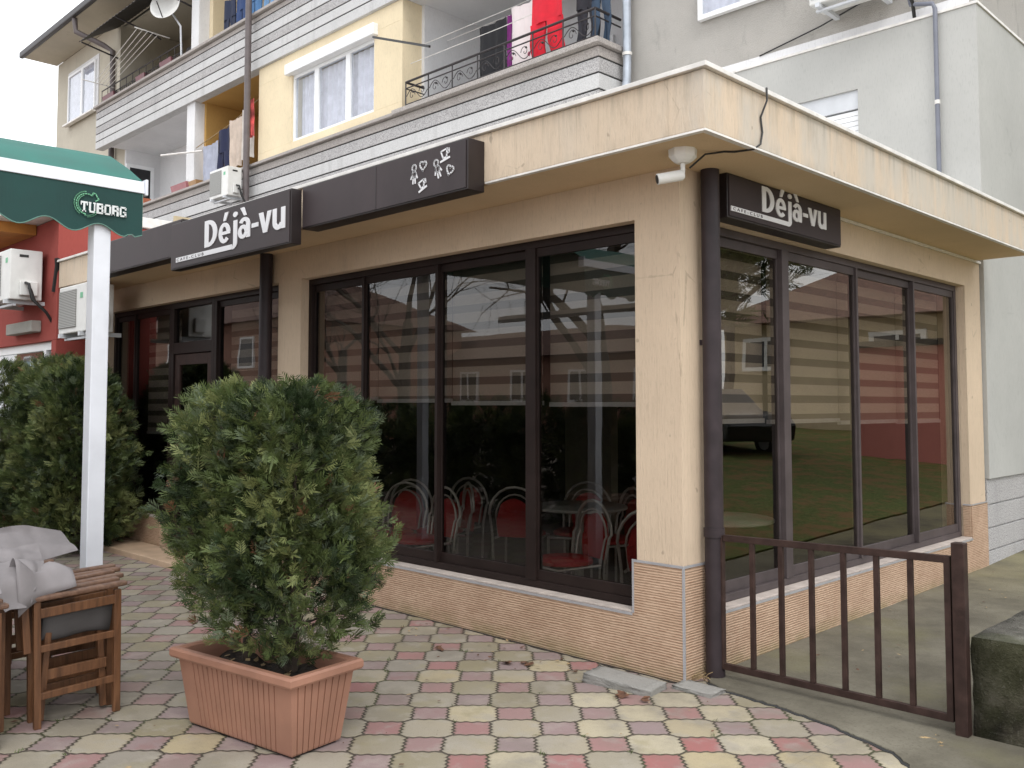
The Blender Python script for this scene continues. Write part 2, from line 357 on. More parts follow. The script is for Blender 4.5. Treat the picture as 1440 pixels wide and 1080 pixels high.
# ------------------------------------------------------------------ mesh building
class MB:
    def __init__(s): s.v = []; s.f = []; s.mi = []
    def quad(s, pts, mi=0):
        i = len(s.v); s.v += [tuple(p) for p in pts]; s.f.append(tuple(range(i, i+len(pts)))); s.mi.append(mi)
    def box(s, x0, x1, y0, y1, z0, z1, mi=0):
        if x0 > x1: x0, x1 = x1, x0
        if y0 > y1: y0, y1 = y1, y0
        if z0 > z1: z0, z1 = z1, z0
        i = len(s.v)
        s.v += [(x, y, z) for z in (z0, z1) for x, y in ((x0, y0), (x1, y0), (x1, y1), (x0, y1))]
        for f in ((0, 3, 2, 1), (4, 5, 6, 7), (0, 1, 5, 4), (1, 2, 6, 5), (2, 3, 7, 6), (3, 0, 4, 7)):
            s.f.append(tuple(i+k for k in f)); s.mi.append(mi)
        return s
    def hexa(s, bot, top, mi=0):
        i = len(s.v); n = len(bot); s.v += [tuple(p) for p in bot]+[tuple(p) for p in top]
        s.f.append(tuple(i+k for k in reversed(range(n)))); s.f.append(tuple(i+n+k for k in range(n))); s.mi += [mi, mi]
        for k in range(n):
            j = (k+1) % n; s.f.append((i+k, i+j, i+n+j, i+n+k)); s.mi.append(mi)
        return s
    def bar(s, p, q, w, d=None, up=(0, 0, 1), mi=0):
        p, q = Vector(p), Vector(q); t = (q-p).normalized(); up = Vector(up)
        if abs(t.dot(up)) > .98: up = Vector((0, 1, 0))
        a = t.cross(up).normalized(); b = a.cross(t); d = w if d is None else d
        c = [a*(w/2)*i+b*(d/2)*j for i, j in ((-1, -1), (1, -1), (1, 1), (-1, 1))]
        return s.hexa([p+k for k in c], [q+k for k in c], mi)
    def tube(s, pts, r, n=8, mi=0, cap=True):
        pts = [Vector(p) for p in pts]; rs = r if hasattr(r, '__len__') else [r]*len(pts)
        i0 = len(s.v); a = None
        for k, p in enumerate(pts):
            t = (pts[min(k+1, len(pts)-1)]-pts[max(k-1, 0)]).normalized()
            if a is None:
                a = t.cross(Vector((0, 0, 1)) if abs(t.z) < .9 else Vector((0, 1, 0))).normalized()
            else:
                a = (a-t*a.dot(t)).normalized()
            b = t.cross(a)
            for j in range(n):
                th = 2*math.pi*j/n; s.v.append(tuple(p+(a*math.cos(th)+b*math.sin(th))*rs[k]))
        for k in range(len(pts)-1):
            for j in range(n):
                q = (j+1) % n; s.f.append((i0+k*n+j, i0+k*n+q, i0+(k+1)*n+q, i0+(k+1)*n+j)); s.mi.append(mi)
        if cap:
            s.f.append(tuple(i0+j for j in reversed(range(n)))); s.f.append(tuple(i0+(len(pts)-1)*n+j for j in range(n))); s.mi += [mi, mi]
        return s
    def lathe(s, c, prof, n=24, mi=0, axis='Z'):
        i0 = len(s.v)
        for r, h in prof:
            for j in range(n):
                th = 2*math.pi*j/n; a, b = r*math.cos(th), r*math.sin(th)
                o = (a, b, h) if axis == 'Z' else (a, h, b) if axis == 'Y' else (h, a, b)
                s.v.append(tuple(c[k]+o[k] for k in range(3)))
        for k in range(len(prof)-1):
            for j in range(n):
                q = (j+1) % n; s.f.append((i0+k*n+j, i0+k*n+q, i0+(k+1)*n+q, i0+(k+1)*n+j)); s.mi.append(mi)
        s.f.append(tuple(i0+j for j in range(n))); s.f.append(tuple(i0+(len(prof)-1)*n+j for j in range(n))); s.mi += [mi, mi]
        return s
    def sheet(s, fn, nu, nv, th=.003, mi=0):
        # a thin cloth: fn(u, v) -> point; closed with thickness th
        P = [[Vector(fn(i/nu, j/nv)) for j in range(nv+1)] for i in range(nu+1)]
        i0 = len(s.v); N = (nu+1)*(nv+1)
        nor = []
        for i in range(nu+1):
            for j in range(nv+1):
                du = P[min(i+1, nu)][j]-P[max(i-1, 0)][j]; dv = P[i][min(j+1, nv)]-P[i][max(j-1, 0)]
                k = du.cross(dv); k = k.normalized() if k.length > 1e-9 else Vector((0, 0, 1)); nor.append(k)
        s.v += [tuple(P[i][j]) for i in range(nu+1) for j in range(nv+1)]
        s.v += [tuple(P[i][j]+nor[i*(nv+1)+j]*th) for i in range(nu+1) for j in range(nv+1)]
        ix = lambda i, j: i0+i*(nv+1)+j
        for i in range(nu):
            for j in range(nv):
                s.f.append((ix(i, j), ix(i, j+1), ix(i+1, j+1), ix(i+1, j)))
                s.f.append((ix(i, j)+N, ix(i+1, j)+N, ix(i+1, j+1)+N, ix(i, j+1)+N)); s.mi += [mi, mi]
        B = [(i, 0) for i in range(nu+1)]+[(nu, j) for j in range(1, nv+1)]+[(i, nv) for i in range(nu-1, -1, -1)]+[(0, j) for j in range(nv-1, 0, -1)]
        for a, b in zip(B, B[1:]+B[:1]):
            s.f.append((ix(*a), ix(*b), ix(*b)+N, ix(*a)+N)); s.mi.append(mi)
        return s
    def build(s, name, mats, parent=None, org=None, smooth=False, bevel=0, bseg=2):
        me = bpy.data.meshes.new(name)
        if org is None: org = parent['_o'] if parent is not None else (0, 0, 0)
        v = np.array(s.v, float)-np.array(org, float)
        me.from_pydata(v.tolist(), [], s.f)
        if not isinstance(mats, (list, tuple)): mats = [mats]
        for m in mats: me.materials.append(m)
        if len(mats) > 1: me.polygons.foreach_set('material_index', np.array(s.mi, 'i'))
        if smooth:
            me.polygons.foreach_set('use_smooth', np.ones(len(s.f), bool))
            try: me.set_sharp_from_angle(angle=R(40))
            except Exception: pass
        me.update()
        bm = bmesh.new(); bm.from_mesh(me); bmesh.ops.recalc_face_normals(bm, faces=bm.faces); bm.to_mesh(me); bm.free()
        o = bpy.data.objects.new(name, me); COL.objects.link(o)
        o['_o'] = tuple(org)
        if parent is not None: o.parent = parent
        else: o.location = org
        if parent is not None:
            po = parent['_o']; o.location = tuple(org[k]-po[k] for k in range(3))
        if bevel:
            b = o.modifiers.new('bevel', 'BEVEL'); b.width = bevel; b.segments = bseg; b.limit_method = 'ANGLE'; b.angle_limit = R(50)
        return o

def thing(name, label, cat, loc, group=None):
    o = bpy.data.objects.new(name, None); COL.objects.link(o); o.location = loc; o['_o'] = tuple(loc)
    o.empty_display_size = .1
    return tag(o, label, cat, group)
def tag(o, label, cat, group=None):
    o['label'] = label; o['category'] = cat
    if group: o['group'] = group
    return o
def struct(o, kind='structure'):
    o['kind'] = kind; return o
def tree_copy(root, loc, label=None, rotz=0):
    r = root.copy(); COL.objects.link(r); r.location = loc; r.rotation_euler = (0, 0, rotz)
    if label: r['label'] = label
    def rec(src, dst):
        for ch in [c for c in src.children]:
            c = ch.copy(); COL.objects.link(c); c.parent = dst; rec(ch, c)
    rec(root, r); return r

def text_mb(body, height, width, to3, offset=.0, depth=.006):
    """lettering as a solid mesh; to3(u, v, d) maps the text plane to space"""
    cu = bpy.data.curves.new('txt', 'FONT'); cu.body = body; cu.extrude = .5; cu.offset = offset; cu.resolution_u = 4
    o = bpy.data.objects.new('txt', cu); COL.objects.link(o)
    dg = bpy.context.evaluated_depsgraph_get(); me = bpy.data.meshes.new_from_object(o.evaluated_get(dg))
    V = np.array([v.co for v in me.vertices]); F = [tuple(p.vertices) for p in me.polygons]
    bpy.data.objects.remove(o); bpy.data.curves.remove(cu); bpy.data.meshes.remove(me)
    return V, F
def put_text(mb, body, u0, u1, v0, v1, to3, offset=0, d0=.0, d1=.006, vbase=None, mi=0):
    V, F = text_mb(body, 1, 1, None, offset)
    lo, hi = V.min(0), V.max(0)
    U = u0+(V[:, 0]-lo[0])/(hi[0]-lo[0])*(u1-u0); W = v0+(V[:, 1]-lo[1])/(hi[1]-lo[1])*(v1-v0)
    D = np.where(V[:, 2] > 0, d1, d0); i = len(mb.v)
    mb.v += [to3(a, b, c) for a, b, c in zip(U, W, D)]
    mb.f += [tuple(i+k for k in f) for f in F]; mb.mi += [mi]*len(F)
def stroke(mb, pts, w, to3, d0=0, d1=.004, closed=False, mi=0):
    P = [Vector(p) for p in pts]
    if closed: P.append(P[0])
    for a, b in zip(P, P[1:]):
        t = (b-a); L = t.length
        if L < 1e-6: continue
        t /= L; nrm = Vector((-t.y, t.x))*(w/2); a2 = a-t*w*.3; b2 = b+t*w*.3
        q = [a2-nrm, b2-nrm, b2+nrm, a2+nrm]
        mb.hexa([to3(k.x, k.y, d0) for k in q], [to3(k.x, k.y, d1) for k in q], mi)
def arc(cx, cy, rx, ry, a0, a1, n=14):
    return [(cx+rx*math.cos(R(a0+(a1-a0)*i/n)), cy+ry*math.sin(R(a0+(a1-a0)*i/n))) for i in range(n+1)]

# ------------------------------------------------------------------ camera and light
CAM = Vector((2.9999, -4.37394, 1.55)); YAW, PIT = R(44.863), R(3.1243)
cyw, syw = math.cos(YAW), math.sin(YAW)
fw = Vector((-syw*math.cos(PIT), cyw*math.cos(PIT), math.sin(PIT))); rt = Vector((cyw, syw, 0)); upv = rt.cross(fw)
cam = bpy.data.cameras.new('camera'); co = bpy.data.objects.new('camera', cam); COL.objects.link(co)
cam.sensor_fit = 'HORIZONTAL'; cam.sensor_width = 36; cam.lens = 1292.9/1440*36; cam.shift_y = -40.74/1440
cam.clip_start = .05; cam.clip_end = 500
m = Matrix.Identity(4)
for i in range(3): m[i][0], m[i][1], m[i][2], m[i][3] = rt[i], upv[i], -fw[i], CAM[i]
co.matrix_world = m; S.camera = co

SUN_EL, SUN_AZ = R(52), R(118)           # azimuth from +Y towards +X
w = bpy.data.worlds.new('World'); S.world = w; w.use_nodes = True
nt = w.node_tree; nt.nodes.clear()
sky = nt.nodes.new('ShaderNodeTexSky'); sky.sky_type = 'NISHITA'; sky.sun_disc = False
sky.sun_elevation = SUN_EL; sky.sun_rotation = SUN_AZ; sky.air_density = 1.0; sky.dust_density = 6; sky.ozone_density = .6
hs = nt.nodes.new('ShaderNodeHueSaturation'); hs.inputs['Saturation'].default_value = .16
bg = nt.nodes.new('ShaderNodeBackground'); bg.inputs[1].default_value = .15
wo_ = nt.nodes.new('ShaderNodeOutputWorld')
# overcast: a bright white cloud sheet over most of the sky
tc = nt.nodes.new('ShaderNodeTexCoord'); cn = nt.nodes.new('ShaderNodeTexNoise'); cn.inputs['Scale'].default_value = 2.2; cn.inputs['Detail'].default_value = 5
nt.links.new(tc.outputs['Generated'], cn.inputs['Vector'])
cr_ = nt.nodes.new('ShaderNodeMapRange'); cr_.inputs[1].default_value = .25; cr_.inputs[2].default_value = .6; cr_.inputs[3].default_value = .80; cr_.inputs[4].default_value = .97
nt.links.new(cn.outputs[0], cr_.inputs[0])
mxw = nt.nodes.new('ShaderNodeMix'); mxw.data_type = 'RGBA'; mxw.inputs[7].default_value = (9.6, 9.8, 10.1, 1)
nt.links.new(cr_.outputs[0], mxw.inputs[0]); nt.links.new(sky.outputs[0], hs.inputs['Color']); nt.links.new(hs.outputs[0], mxw.inputs[6]); nt.links.new(mxw.outputs[2], bg.inputs[0]); nt.links.new(bg.outputs[0], wo_.inputs[0])
sd = bpy.data.lights.new('sun', 'SUN'); sd.energy = .9; sd.angle = R(20); sd.color = (1, .97, .92)
so = bpy.data.objects.new('sun', sd); COL.objects.link(so)
sv = Vector((math.sin(SUN_AZ)*math.cos(SUN_EL), math.cos(SUN_AZ)*math.cos(SUN_EL), math.sin(SUN_EL)))
so.rotation_euler = sv.to_track_quat('Z', 'Y').to_euler()
S.view_settings.view_transform = 'Standard'; S.view_settings.look = 'None'; S.view_settings.gamma = 1; S.view_settings.exposure = .40
S.cycles.max_bounces = 8; S.cycles.transparent_max_bounces = 24; S.cycles.diffuse_bounces = 5
S.cycles.use_denoising = True

# ------------------------------------------------------------------ ground
struct(MB().box(-70, 1.0, -70, 40, -.3, 0).build('pavement', M['pavers']))
struct(MB().box(1.001, 70, -70, .24, -.3, 0).build('pavement', M['pavers']))
# sloping concrete path beside the cafe and its worn apron in front of the gate
pm = MB()
rows = [(.27, .0), (1, .002), (2, .005), (3, .012), (4, .028), (5, .04), (8, .12), (16, .35), (40, .6)]
for (y0, z0), (y1, z1) in zip(rows, rows[1:]):
    pm.hexa([(-.02, y0, -.4), (1.7, y0, -.4), (1.7, y1, -.4), (-.02, y1, -.4)], [(-.02, y0, z0+.006), (1.7, y0, z0+.006), (1.7, y1, z1+.006), (-.02, y1, z1+.006)])
struct(pm.build('path', M['path']))
ap = [(.10, .268), (.08, .12), (.22, .04), (.40, .03), (.62, .0), (.85, -.06), (1.06, -.13), (1.25, -.2), (1.36, -.3), (1.50, -.52), (1.9, -1.0), (3.2, -1.0), (3.2, .22), (1.44, .22), (1.44, .268)]
rj = random.Random(12); fine = []
for (xa, ya), (xb, yb) in zip(ap, ap[1:]+ap[:1]):
    k_ = max(1, int(math.hypot(xb-xa, yb-ya)/.035)) if ya < .2 and yb < .2 and xb < 2 else 1
    for q_ in range(k_):
        t_ = q_/k_; jx = .010 if 0 < q_ else 0
        fine.append((xa+(xb-xa)*t_+rj.uniform(-jx, jx), ya+(yb-ya)*t_+rj.uniform(-jx, jx)))
ap = fine
jm = MB(); jm.hexa([(x+.0, y-.014-.012*rj.random(), -.1) for x, y in ap], [(x, y-.014-.012*rj.random(), .0035) for x, y in ap]); struct(jm.build('apron_joint', M['joint']))
am = MB(); am.hexa([(x, y, -.1) for x, y in ap], [(x, y, .008+(.012 if y > .1 else 0)) for x, y in ap])
struct(am.build('apron', M['path']))
# dirty gap between paving and cafe plinth
gm = MB(); rj = random.Random(3); xs_ = [-4.5+.06*i for i in range(76)]; ys_ = [-.022-.022*rj.random()**2 for _ in xs_]
for i in range(75): gm.hexa([(xs_[i], ys_[i], -.05), (xs_[i+1], ys_[i+1], -.05), (xs_[i+1], -.0142, -.05), (xs_[i], -.0142, -.05)], [(xs_[i], ys_[i], .004), (xs_[i+1], ys_[i+1], .004), (xs_[i+1], -.0142, .004), (xs_[i], -.0142, .004)])
struct(gm.build('paving_gap', M['soil']))
# lawn rising to the right of the path
lm = MB()
def lz(x, y): return float(np.interp(y, [r_[0] for r_ in rows], [r_[1] for r_ in rows]))+.012+min(.07*max(0, x-1.75), .25+.025*max(0, x-1.75))+min(1, max(0, (x-1.75)))*.02*math.sin(x*1.3)*math.cos(y*.9)
gx = [1.75+.8*i for i in range(8)]+[10, 14, 20, 30, 45, 70]; gy = [.9+.9*i for i in range(14)]+[16, 20, 26, 34, 60]
for a in range(len(gx)-1):
    for b in range(len(gy)-1):
        c = [(gx[a], gy[b]), (gx[a+1], gy[b]), (gx[a+1], gy[b+1]), (gx[a], gy[b+1])]
        lm.quad([(x, y, lz(x, y)) for x, y in c])
    lm.quad([(gx[a], gy[0], 0), (gx[a+1], gy[0], 0), (gx[a+1], gy[0], lz(gx[a+1], gy[0])), (gx[a], gy[0], lz(gx[a], gy[0]))])
for b in range(len(gy)-1):
    lm.quad([(gx[0], gy[b], 0), (gx[0], gy[b+1], 0), (gx[0], gy[b+1], lz(gx[0], gy[b+1])), (gx[0], gy[b], lz(gx[0], gy[b]))])
struct(lm.build('lawn', M['lawn']))
# old concrete kerb block at the right
cb = MB()
def rock(x0, x1, y0, y1, z0, z1, nx, ny, nz, amp, seed):
    rnd = random.Random(seed)
    bm = bmesh.new(); bmesh.ops.create_cube(bm, size=1)
    bmesh.ops.subdivide_edges(bm, edges=bm.edges[:], cuts=9, use_grid_fill=True)
    for v in bm.verts:
        p = v.co; v.co = Vector((x0+(p.x+.5)*(x1-x0), y0+(p.y+.5)*(y1-y0), z0+(p.z+.5)*(z1-z0)))
        k = v.co*7
        f = math.sin(k.x*1.7+k.z)*math.cos(k.y*1.3+k.x*.6)+.6*math.sin(k.z*3.1+k.y*2)
        e = sum(1 for q in (p.x, p.y, p.z) if abs(abs(q)-.5) < 1e-4)
        d = Vector((p.x, p.y, p.z)).normalized()
        if p.z > -.49: v.co += d*(amp*(f*.5+rnd.uniform(-.5, .5))-(amp*1.2 if e >= 2 else 0))
    return bm
def bm_obj(bm, name, mat, smooth=True):
    me = bpy.data.meshes.new(name); bm.to_mesh(me); bm.free(); me.materials.append(mat)
    if smooth: me.polygons.foreach_set('use_smooth', np.ones(len(me.polygons), bool))
    o = bpy.data.objects.new(name, me); COL.objects.link(o); o['_o'] = (0, 0, 0); return o
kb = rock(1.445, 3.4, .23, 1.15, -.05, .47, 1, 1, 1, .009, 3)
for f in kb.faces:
    f.material_index = 1 if f.calc_center_median().z > .445 else 0  # top faces paler, sides darker, mossy patches on both
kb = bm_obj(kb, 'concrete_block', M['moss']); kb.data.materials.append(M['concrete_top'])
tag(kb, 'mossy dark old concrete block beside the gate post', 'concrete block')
o = bm_obj(rock(-.46, -.035, -.32, -.15, -.02, .042, 1, 1, 1, .012, 5), 'kerb_slab', M['slab'])
tag(o, 'long loose grey concrete slab lying at the foot of the corner pillar', 'slab')
o.rotation_euler = (R(2), R(3), R(8))
o = bm_obj(rock(.0, .25, -.12, .02, -.02, .02, 1, 1, 1, .011, 6), 'kerb_slab', M['slab'])
tag(o, 'small pale broken slab below the brown corner downpipe', 'slab')

# ------------------------------------------------------------------ cafe pavilion
cafe = thing('cafe_pavilion', 'single storey cream cafe pavilion with brown glazing and flat overhanging roof', 'cafe', (0, 0, 0))
W = MB()
ZT, ZS, ZW = 2.93, .34, 2.655; ZC = 2.9205
W.box(-.32, 0, 0, .312, 0, ZC)                                     # corner pillar
W.box(-8.2, -.32, 0, .25, ZW, ZC)                                  # lintel, front
W.box(-4.33, -3.96, 0, .25, 0, ZW)                                 # pillar, front
W.box(-3.96, -.32, 0, .25, 0, ZS); W.box(-8.2, -6.66, 0, .25, 0, ZS); W.box(-5.69, -4.33, 0, .25, 0, ZS)
W.box(-8.4, -8.2, 0, 4.98, 0, ZC)
W.box(-.25, 0, .312, 4.575, ZW, ZC); W.box(-.25, 0, .312, 4.575, 0, ZS); W.box(-.25, 0, 4.575, 4.98, 0, ZC)
W.build('wall', M['cream'], cafe)
MB().box(-8.4, .5, -.5, 4.89, ZT, 3.235).build('roof', M['fascia'], cafe, bevel=.006)
MB().box(-8.395, .468, -.468, 4.88, ZT-.009, ZT-.0005).build('soffit', M['soffit'], cafe)
fl = MB(); fl.box(-8.42, .525, -.525, -.40, 3.236, 3.262); fl.box(.40, .525, -.40, 4.905, 3.236, 3.262); fl.box(-8.42, .40, -.40, 4.905, 3.236, 3.25)
fl.build('roof_flashing', M['flash'], cafe, bevel=.003)
dr = MB(); dr.box(-1.09, .504, -.504, -.47, 2.918, 2.929); dr.box(.47, .504, -.47, 4.885, 2.918, 2.929)
dr.build('drip_edge', M['flash'], cafe)
MB().box(.003, .02, 1.83, 4.98, 2.898, 2.919).build('wall_trim', M['flash'], cafe)
# ribbed tile cladding along the foot, proud of the walls
K = MB()
K.box(-3.96, -.335, -.014, -.001, 0, ZS-.001); K.box(-.335, .014, -.014, -.001, 0, .635)
K.box(.001, .014, -.001, .312, 0, .635); K.box(.001, .014, .312, 4.575, 0, ZS-.001); K.box(.001, .014, 4.575, 4.99, 0, .635)
K.box(-.0605, -.001, 4.562, 4.574, ZS+.012, .635)
K2 = MB(); K.box(-4.33, -3.96, -.014, -.001, 0, .635); K2.box(-8.2, -6.66, -.014, -.001, 0, ZS-.001); K.box(-5.69, -4.33, -.014, -.001, 0, ZS-.001)
K2.box(-6.659, -6.645, -.014, .25, 0, ZS-.001)
K.build('plinth_cladding', M['clad'], cafe)
K2.build('plinth_cladding', M['clad'], cafe)
T = MB()
T.box(-.345, .0155, -.018, -.0145, .6355, .650); T.box(.0145, .018, -.0145, .312, .6355, .650); T.box(-.345, -.332, -.018, -.0145, ZS, .6354)
T.box(.006, .018, -.018, -.0145, .0, .6354); T.box(.0145, .018, -.0145, -.006, .0, .6354)
T.box(-3.96, -.3451, -.018, -.0145, ZS-.016, ZS-.0005); T.box(.0145, .018, .33, 4.575, ZS-.016, ZS-.0005)
T.box(.0145, .018, 4.575, 4.98, .6355, .648); T.box(-.06, .0145, 4.556, 4.5615, .6355, .648)
T.build('metal_trim', M['steel'], cafe)
for q in ((-3.96, -.345, -.014, .075), (-.075, .014, .315, 4.56), (-8.2, -6.66, -.014, .075), (-5.69, -4.33, -.014, .075)): MB().box(*q, ZS, ZS+.012).build('window_sill', M['sillstone'], cafe, bevel=.002)
MB().box(-8.2, -.25, .25, 4.98, -.05, .02).build('floor', M['floor_in'], cafe)
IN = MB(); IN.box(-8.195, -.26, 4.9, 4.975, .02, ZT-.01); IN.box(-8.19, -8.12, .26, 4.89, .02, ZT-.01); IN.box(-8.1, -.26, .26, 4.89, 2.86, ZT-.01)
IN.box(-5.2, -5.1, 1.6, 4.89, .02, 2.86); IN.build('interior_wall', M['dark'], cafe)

def glazing(facing, u0, u1, z0, z1, dep, splits, fw_=.045, double=(), mats=('brownframe', 'glass')):
    """an aluminium frame across one opening: splits are mullion centres; facing S looks to -y, E to +x"""
    def bx(mb, a0, a1, d0, d1, b0, b1):
        if facing == 'S': mb.box(a0, a1, dep+d0, dep+d1, b0, b1)
        else: mb.box(-dep-d1, -dep-d0, a0, a1, b0, b1)
    f = MB()
    bx(f, u0, u1, 0, .07, z0, z0+.045); bx(f, u0, u1, 0, .07, z1-.05, z1)
    bx(f, u0, u0+.05, 0, .07, z0+.045, z1-.05); bx(f, u1-.05, u1, 0, .07, z0+.045, z1-.05)
    xs = [u0+.05]+list(splits)+[u1-.05]
    for i, c in enumerate(splits):
        wd = .045 if i in double else .014
        bx(f, c-wd, c+wd, -.006, .066, z0+.0455, z1-.0505)
    win = f.build('window', M[mats[0]], cafe, bevel=.002)
    pan = []
    for i in range(len(xs)-1):
        a = xs[i]+(0 if i == 0 else (.045 if i-1 in double else .014)); b = xs[i+1]-(0 if i == len(xs)-2 else (.045 if i in double else .014))
        s = MB(); off = .012 if i % 2 else .03
        bx(s, a, b, off, off+.03, z0+.0455, z0+.115); bx(s, a, b, off, off+.03, z1-.11, z1-.0505)
        bx(s, a, a+.011, off, off+.03, z0+.115, z1-.11); bx(s, b-.011, b, off, off+.03, z0+.115, z1-.11)
        sash = s.build('sash', M[mats[0]], win, bevel=.002)
        g = MB(); bx(g, a+.011, b-.011, off+.012, off+.018, z0+.115, z1-.11)
        g.build('pane', M[mats[1]], win); pan.append((a+.011, b-.011))
    return pan
P1 = glazing('S', -3.96, -.3205, ZS+.0125, ZW-.001, .08, [-3.15, -2.225, -1.255], double=(2,))
P2 = glazing('E', .3125, 4.56, ZS+.0125, ZW-.001, .075, [1.35, 2.46, 3.56], double=(0,), mats=('brownframe2', 'glass_e'))
P3 = glazing('S', -5.69, -4.33, ZS+.0125, ZW-.001, .08, [], mats=('brownframe', 'glass'))
P4 = glazing('S', -8.2, -6.66, ZS+.0125, ZW-.001, .08, [-7.6], mats=('brownframe', 'glass'))
# door with fanlight
d = MB(); d.box(-6.659, -6.60, .08, .15, .03, ZW-.001); d.box(-5.75, -5.691, .08, .15, .03, ZW-.001); d.box(-6.60, -5.75, .08, .15, 2.10, 2.22); d.box(-6.60, -5.75, .08, .15, 2.59, ZW-.001)
d.box(-6.6, -5.75, .08, .15, .03, .06)
door = d.build('door_frame', M['brownframe'], cafe, bevel=.003)
l = MB(); l.box(-6.595, -6.49, .10, .145, .065, 2.095); l.box(-5.86, -5.755, .10, .145, .065, 2.095); l.box(-6.49, -5.86, .10, .145, 1.98, 2.095); l.box(-6.49, -5.86, .10, .145, .065, .28); l.box(-6.49, -5.86, .10, .145, .95, 1.05)
leaf_ = l.build('door_leaf', M['brownpaint'], door, bevel=.003)
g = MB(); g.box(-6.49, -5.86, .118, .124, .28, .95); g.box(-6.49, -5.86, .118, .124, 1.05, 1.98); g.box(-6.60, -5.75, .112, .118, 2.22, 2.59); g.build('pane', M['glass'], door)
MB().tube([(-5.82, .10, .95), (-5.82, .05, .98), (-5.82, .05, 1.28), (-5.82, .10, 1.31)], .012).build('handle', M['steel'], door)
struct(MB().box(-8.15, -4.6, -.42, -.016, -.02, .055).build('landing', M['stair'], bevel=.006))

# striped roller blinds behind the panes
def blind(facing, u0, u1, zb, label):
    b = MB()
    if facing == 'S':
        t = thing('roller_blind', label, 'roller blind', ((u0+u1)/2, .25, ZW), 'striped roller blinds in the cafe windows')
        b.box(u0, u1, .235, .238, zb, 2.60); b.build('fabric', M['zebra'], t)
        MB().box(u0, u1, .222, .25, zb-.03, zb).build('bottom_rail', M['shutter'], t)
        MB().box(u0-.01, u1+.01, .215, .275, 2.60, 2.65).build('cassette', M['brownframe'], t)
    else:
        t = thing('roller_blind', label, 'roller blind', (-.25, (u0+u1)/2, ZW), 'striped roller blinds in the cafe windows')
        b.box(-.238, -.235, u0, u1, zb, 2.60); b.build('fabric', M['zebra'], t)
        MB().box(-.25, -.222, u0, u1, zb-.03, zb).build('bottom_rail', M['shutter'], t)
        MB().box(-.275, -.215, u0-.01, u1+.01, 2.60, 2.65).build('cassette', M['brownframe'], t)
for (a, b), zb, lb in zip(P1, (1.62, 1.60, 1.58, 1.57), ('leftmost pane beside the front pillar', 'second pane left of the bush', 'pane left of the thick brown mullion', 'front pane next to the corner pillar')):
    blind('S', a-.02, b+.02, zb, 'striped taupe roller blind behind the '+lb)
for (a, b), zb, lb in zip(P2, (1.46, 1.45, 1.43, 1.42), ('side pane nearest the downpipe', 'side pane right of the double mullion', 'side pane mirroring the red wall', 'last side pane beside the grey block')):
    blind('E', a-.02, b+.02, zb, 'striped taupe roller blind behind the '+lb)
blind('S', -5.62, -4.40, 1.1, 'striped taupe roller blind behind the pane between door and front pillar')
blind('S', -7.56, -6.74, 1.25, 'striped taupe roller blind behind the pane left of the entrance door')

# cafe furniture seen through the glass
ch = thing('cafe_chair', 'red backed chrome tube chair', 'chair', (0, 0, .02), 'chairs inside the cafe')
f = MB()
hoop = [(-.19, .0, .0), (-.20, .0, .44), (-.215, -.03, .62)]+[(.215*math.cos(a), -.05, .64+.22*math.sin(a)) for a in [math.pi-math.pi*i/10 for i in range(11)]]+[(.215, -.03, .62), (.20, 0, .44), (.19, 0, 0)]
f.tube(hoop, .011, 8)
hoop2 = [(-.15, .0, .44), (-.16, -.03, .6)]+[(.16*math.cos(a), -.045, .62+.18*math.sin(a)) for a in [math.pi-math.pi*i/10 for i in range(11)]]+[(.16, -.03, .6), (.15, 0, .44)]
f.tube(hoop2, .008, 6)
f.tube([(-.19, .38, 0), (-.19, .38, .43), (-.18, .02, .435)], .011); f.tube([(.19, .38, 0), (.19, .38, .43), (.18, .02, .435)], .011); f.tube([(-.19, .38, .43), (.19, .38, .43)], .011)
f.build('frame', M['chrome'], ch, org=(0, 0, 0), smooth=True).location = (0, 0, 0)
b = MB(); b.sheet(lambda u, v: ((u-.5)*(.20+.09*math.sin(math.pi*min(1, v*.75+.2))), -.045-.01*math.sin(math.pi*u)-.02*v, .46+.31*v+(-.05*(2*u-1)**2 if v > .5 else 0)), 8, 8, .022)
b.build('backrest', M['redvinyl'], ch, org=(0, 0, 0), smooth=True).location = (0, 0, 0)
s = MB(); s.lathe((0, .2, .44), [(.17, 0), (.2, .008), (.2, .03), (.17, .045)], 20); s.build('seat', M['redvinyl'], ch, org=(0, 0, 0), smooth=True).location = (0, 0, 0)
tb = thing('cafe_table', 'round grey cafe table', 'table', (0, 0, .02), 'tables inside the cafe')
MB().lathe((0, 0, .72), [(.36, 0), (.375, .006), (.375, .022), (.36, .028)], 32).build('table_top', M['greytop'], tb, org=(0, 0, 0), smooth=True).location = (0, 0, 0)
MB().lathe((0, 0, 0), [(.22, 0), (.22, .012), (.06, .03), (.032, .05), (.032, .7), (.08, .719)], 20).build('pedestal', M['chrome'], tb, org=(0, 0, 0), smooth=True).location = (0, 0, 0)
chairs = [(-1.22, .62, 165, 'behind the thick brown mullion, back turned to the glass'), (-.62, .55, 25, 'nearest the corner pillar, seen side on'), (-.98, 1.42, 185, 'behind the small table at the corner pane'),
          (-1.62, 1.6, 160, 'farther row, just left of the thick brown mullion'), (-2.35, 1.05, 30, 'half hidden by the thin mullion'), (-2.2, 1.75, 200, 'facing the table left of the thick mullion'),
          (-3.3, .62, 200, 'at the left edge of the thin-framed pane beside the bush'), (-3.55, .95, 20, 'half hidden by the bush, second pane from the left'), (-2.72, .55, 172, 'with its back close to the glass, left pane'),
        (-2.95, 1.0, 150, 'second from the left behind the bush edge'), (-3.3, 1.35, 190, 'closest to the bush, leftmost visible')]
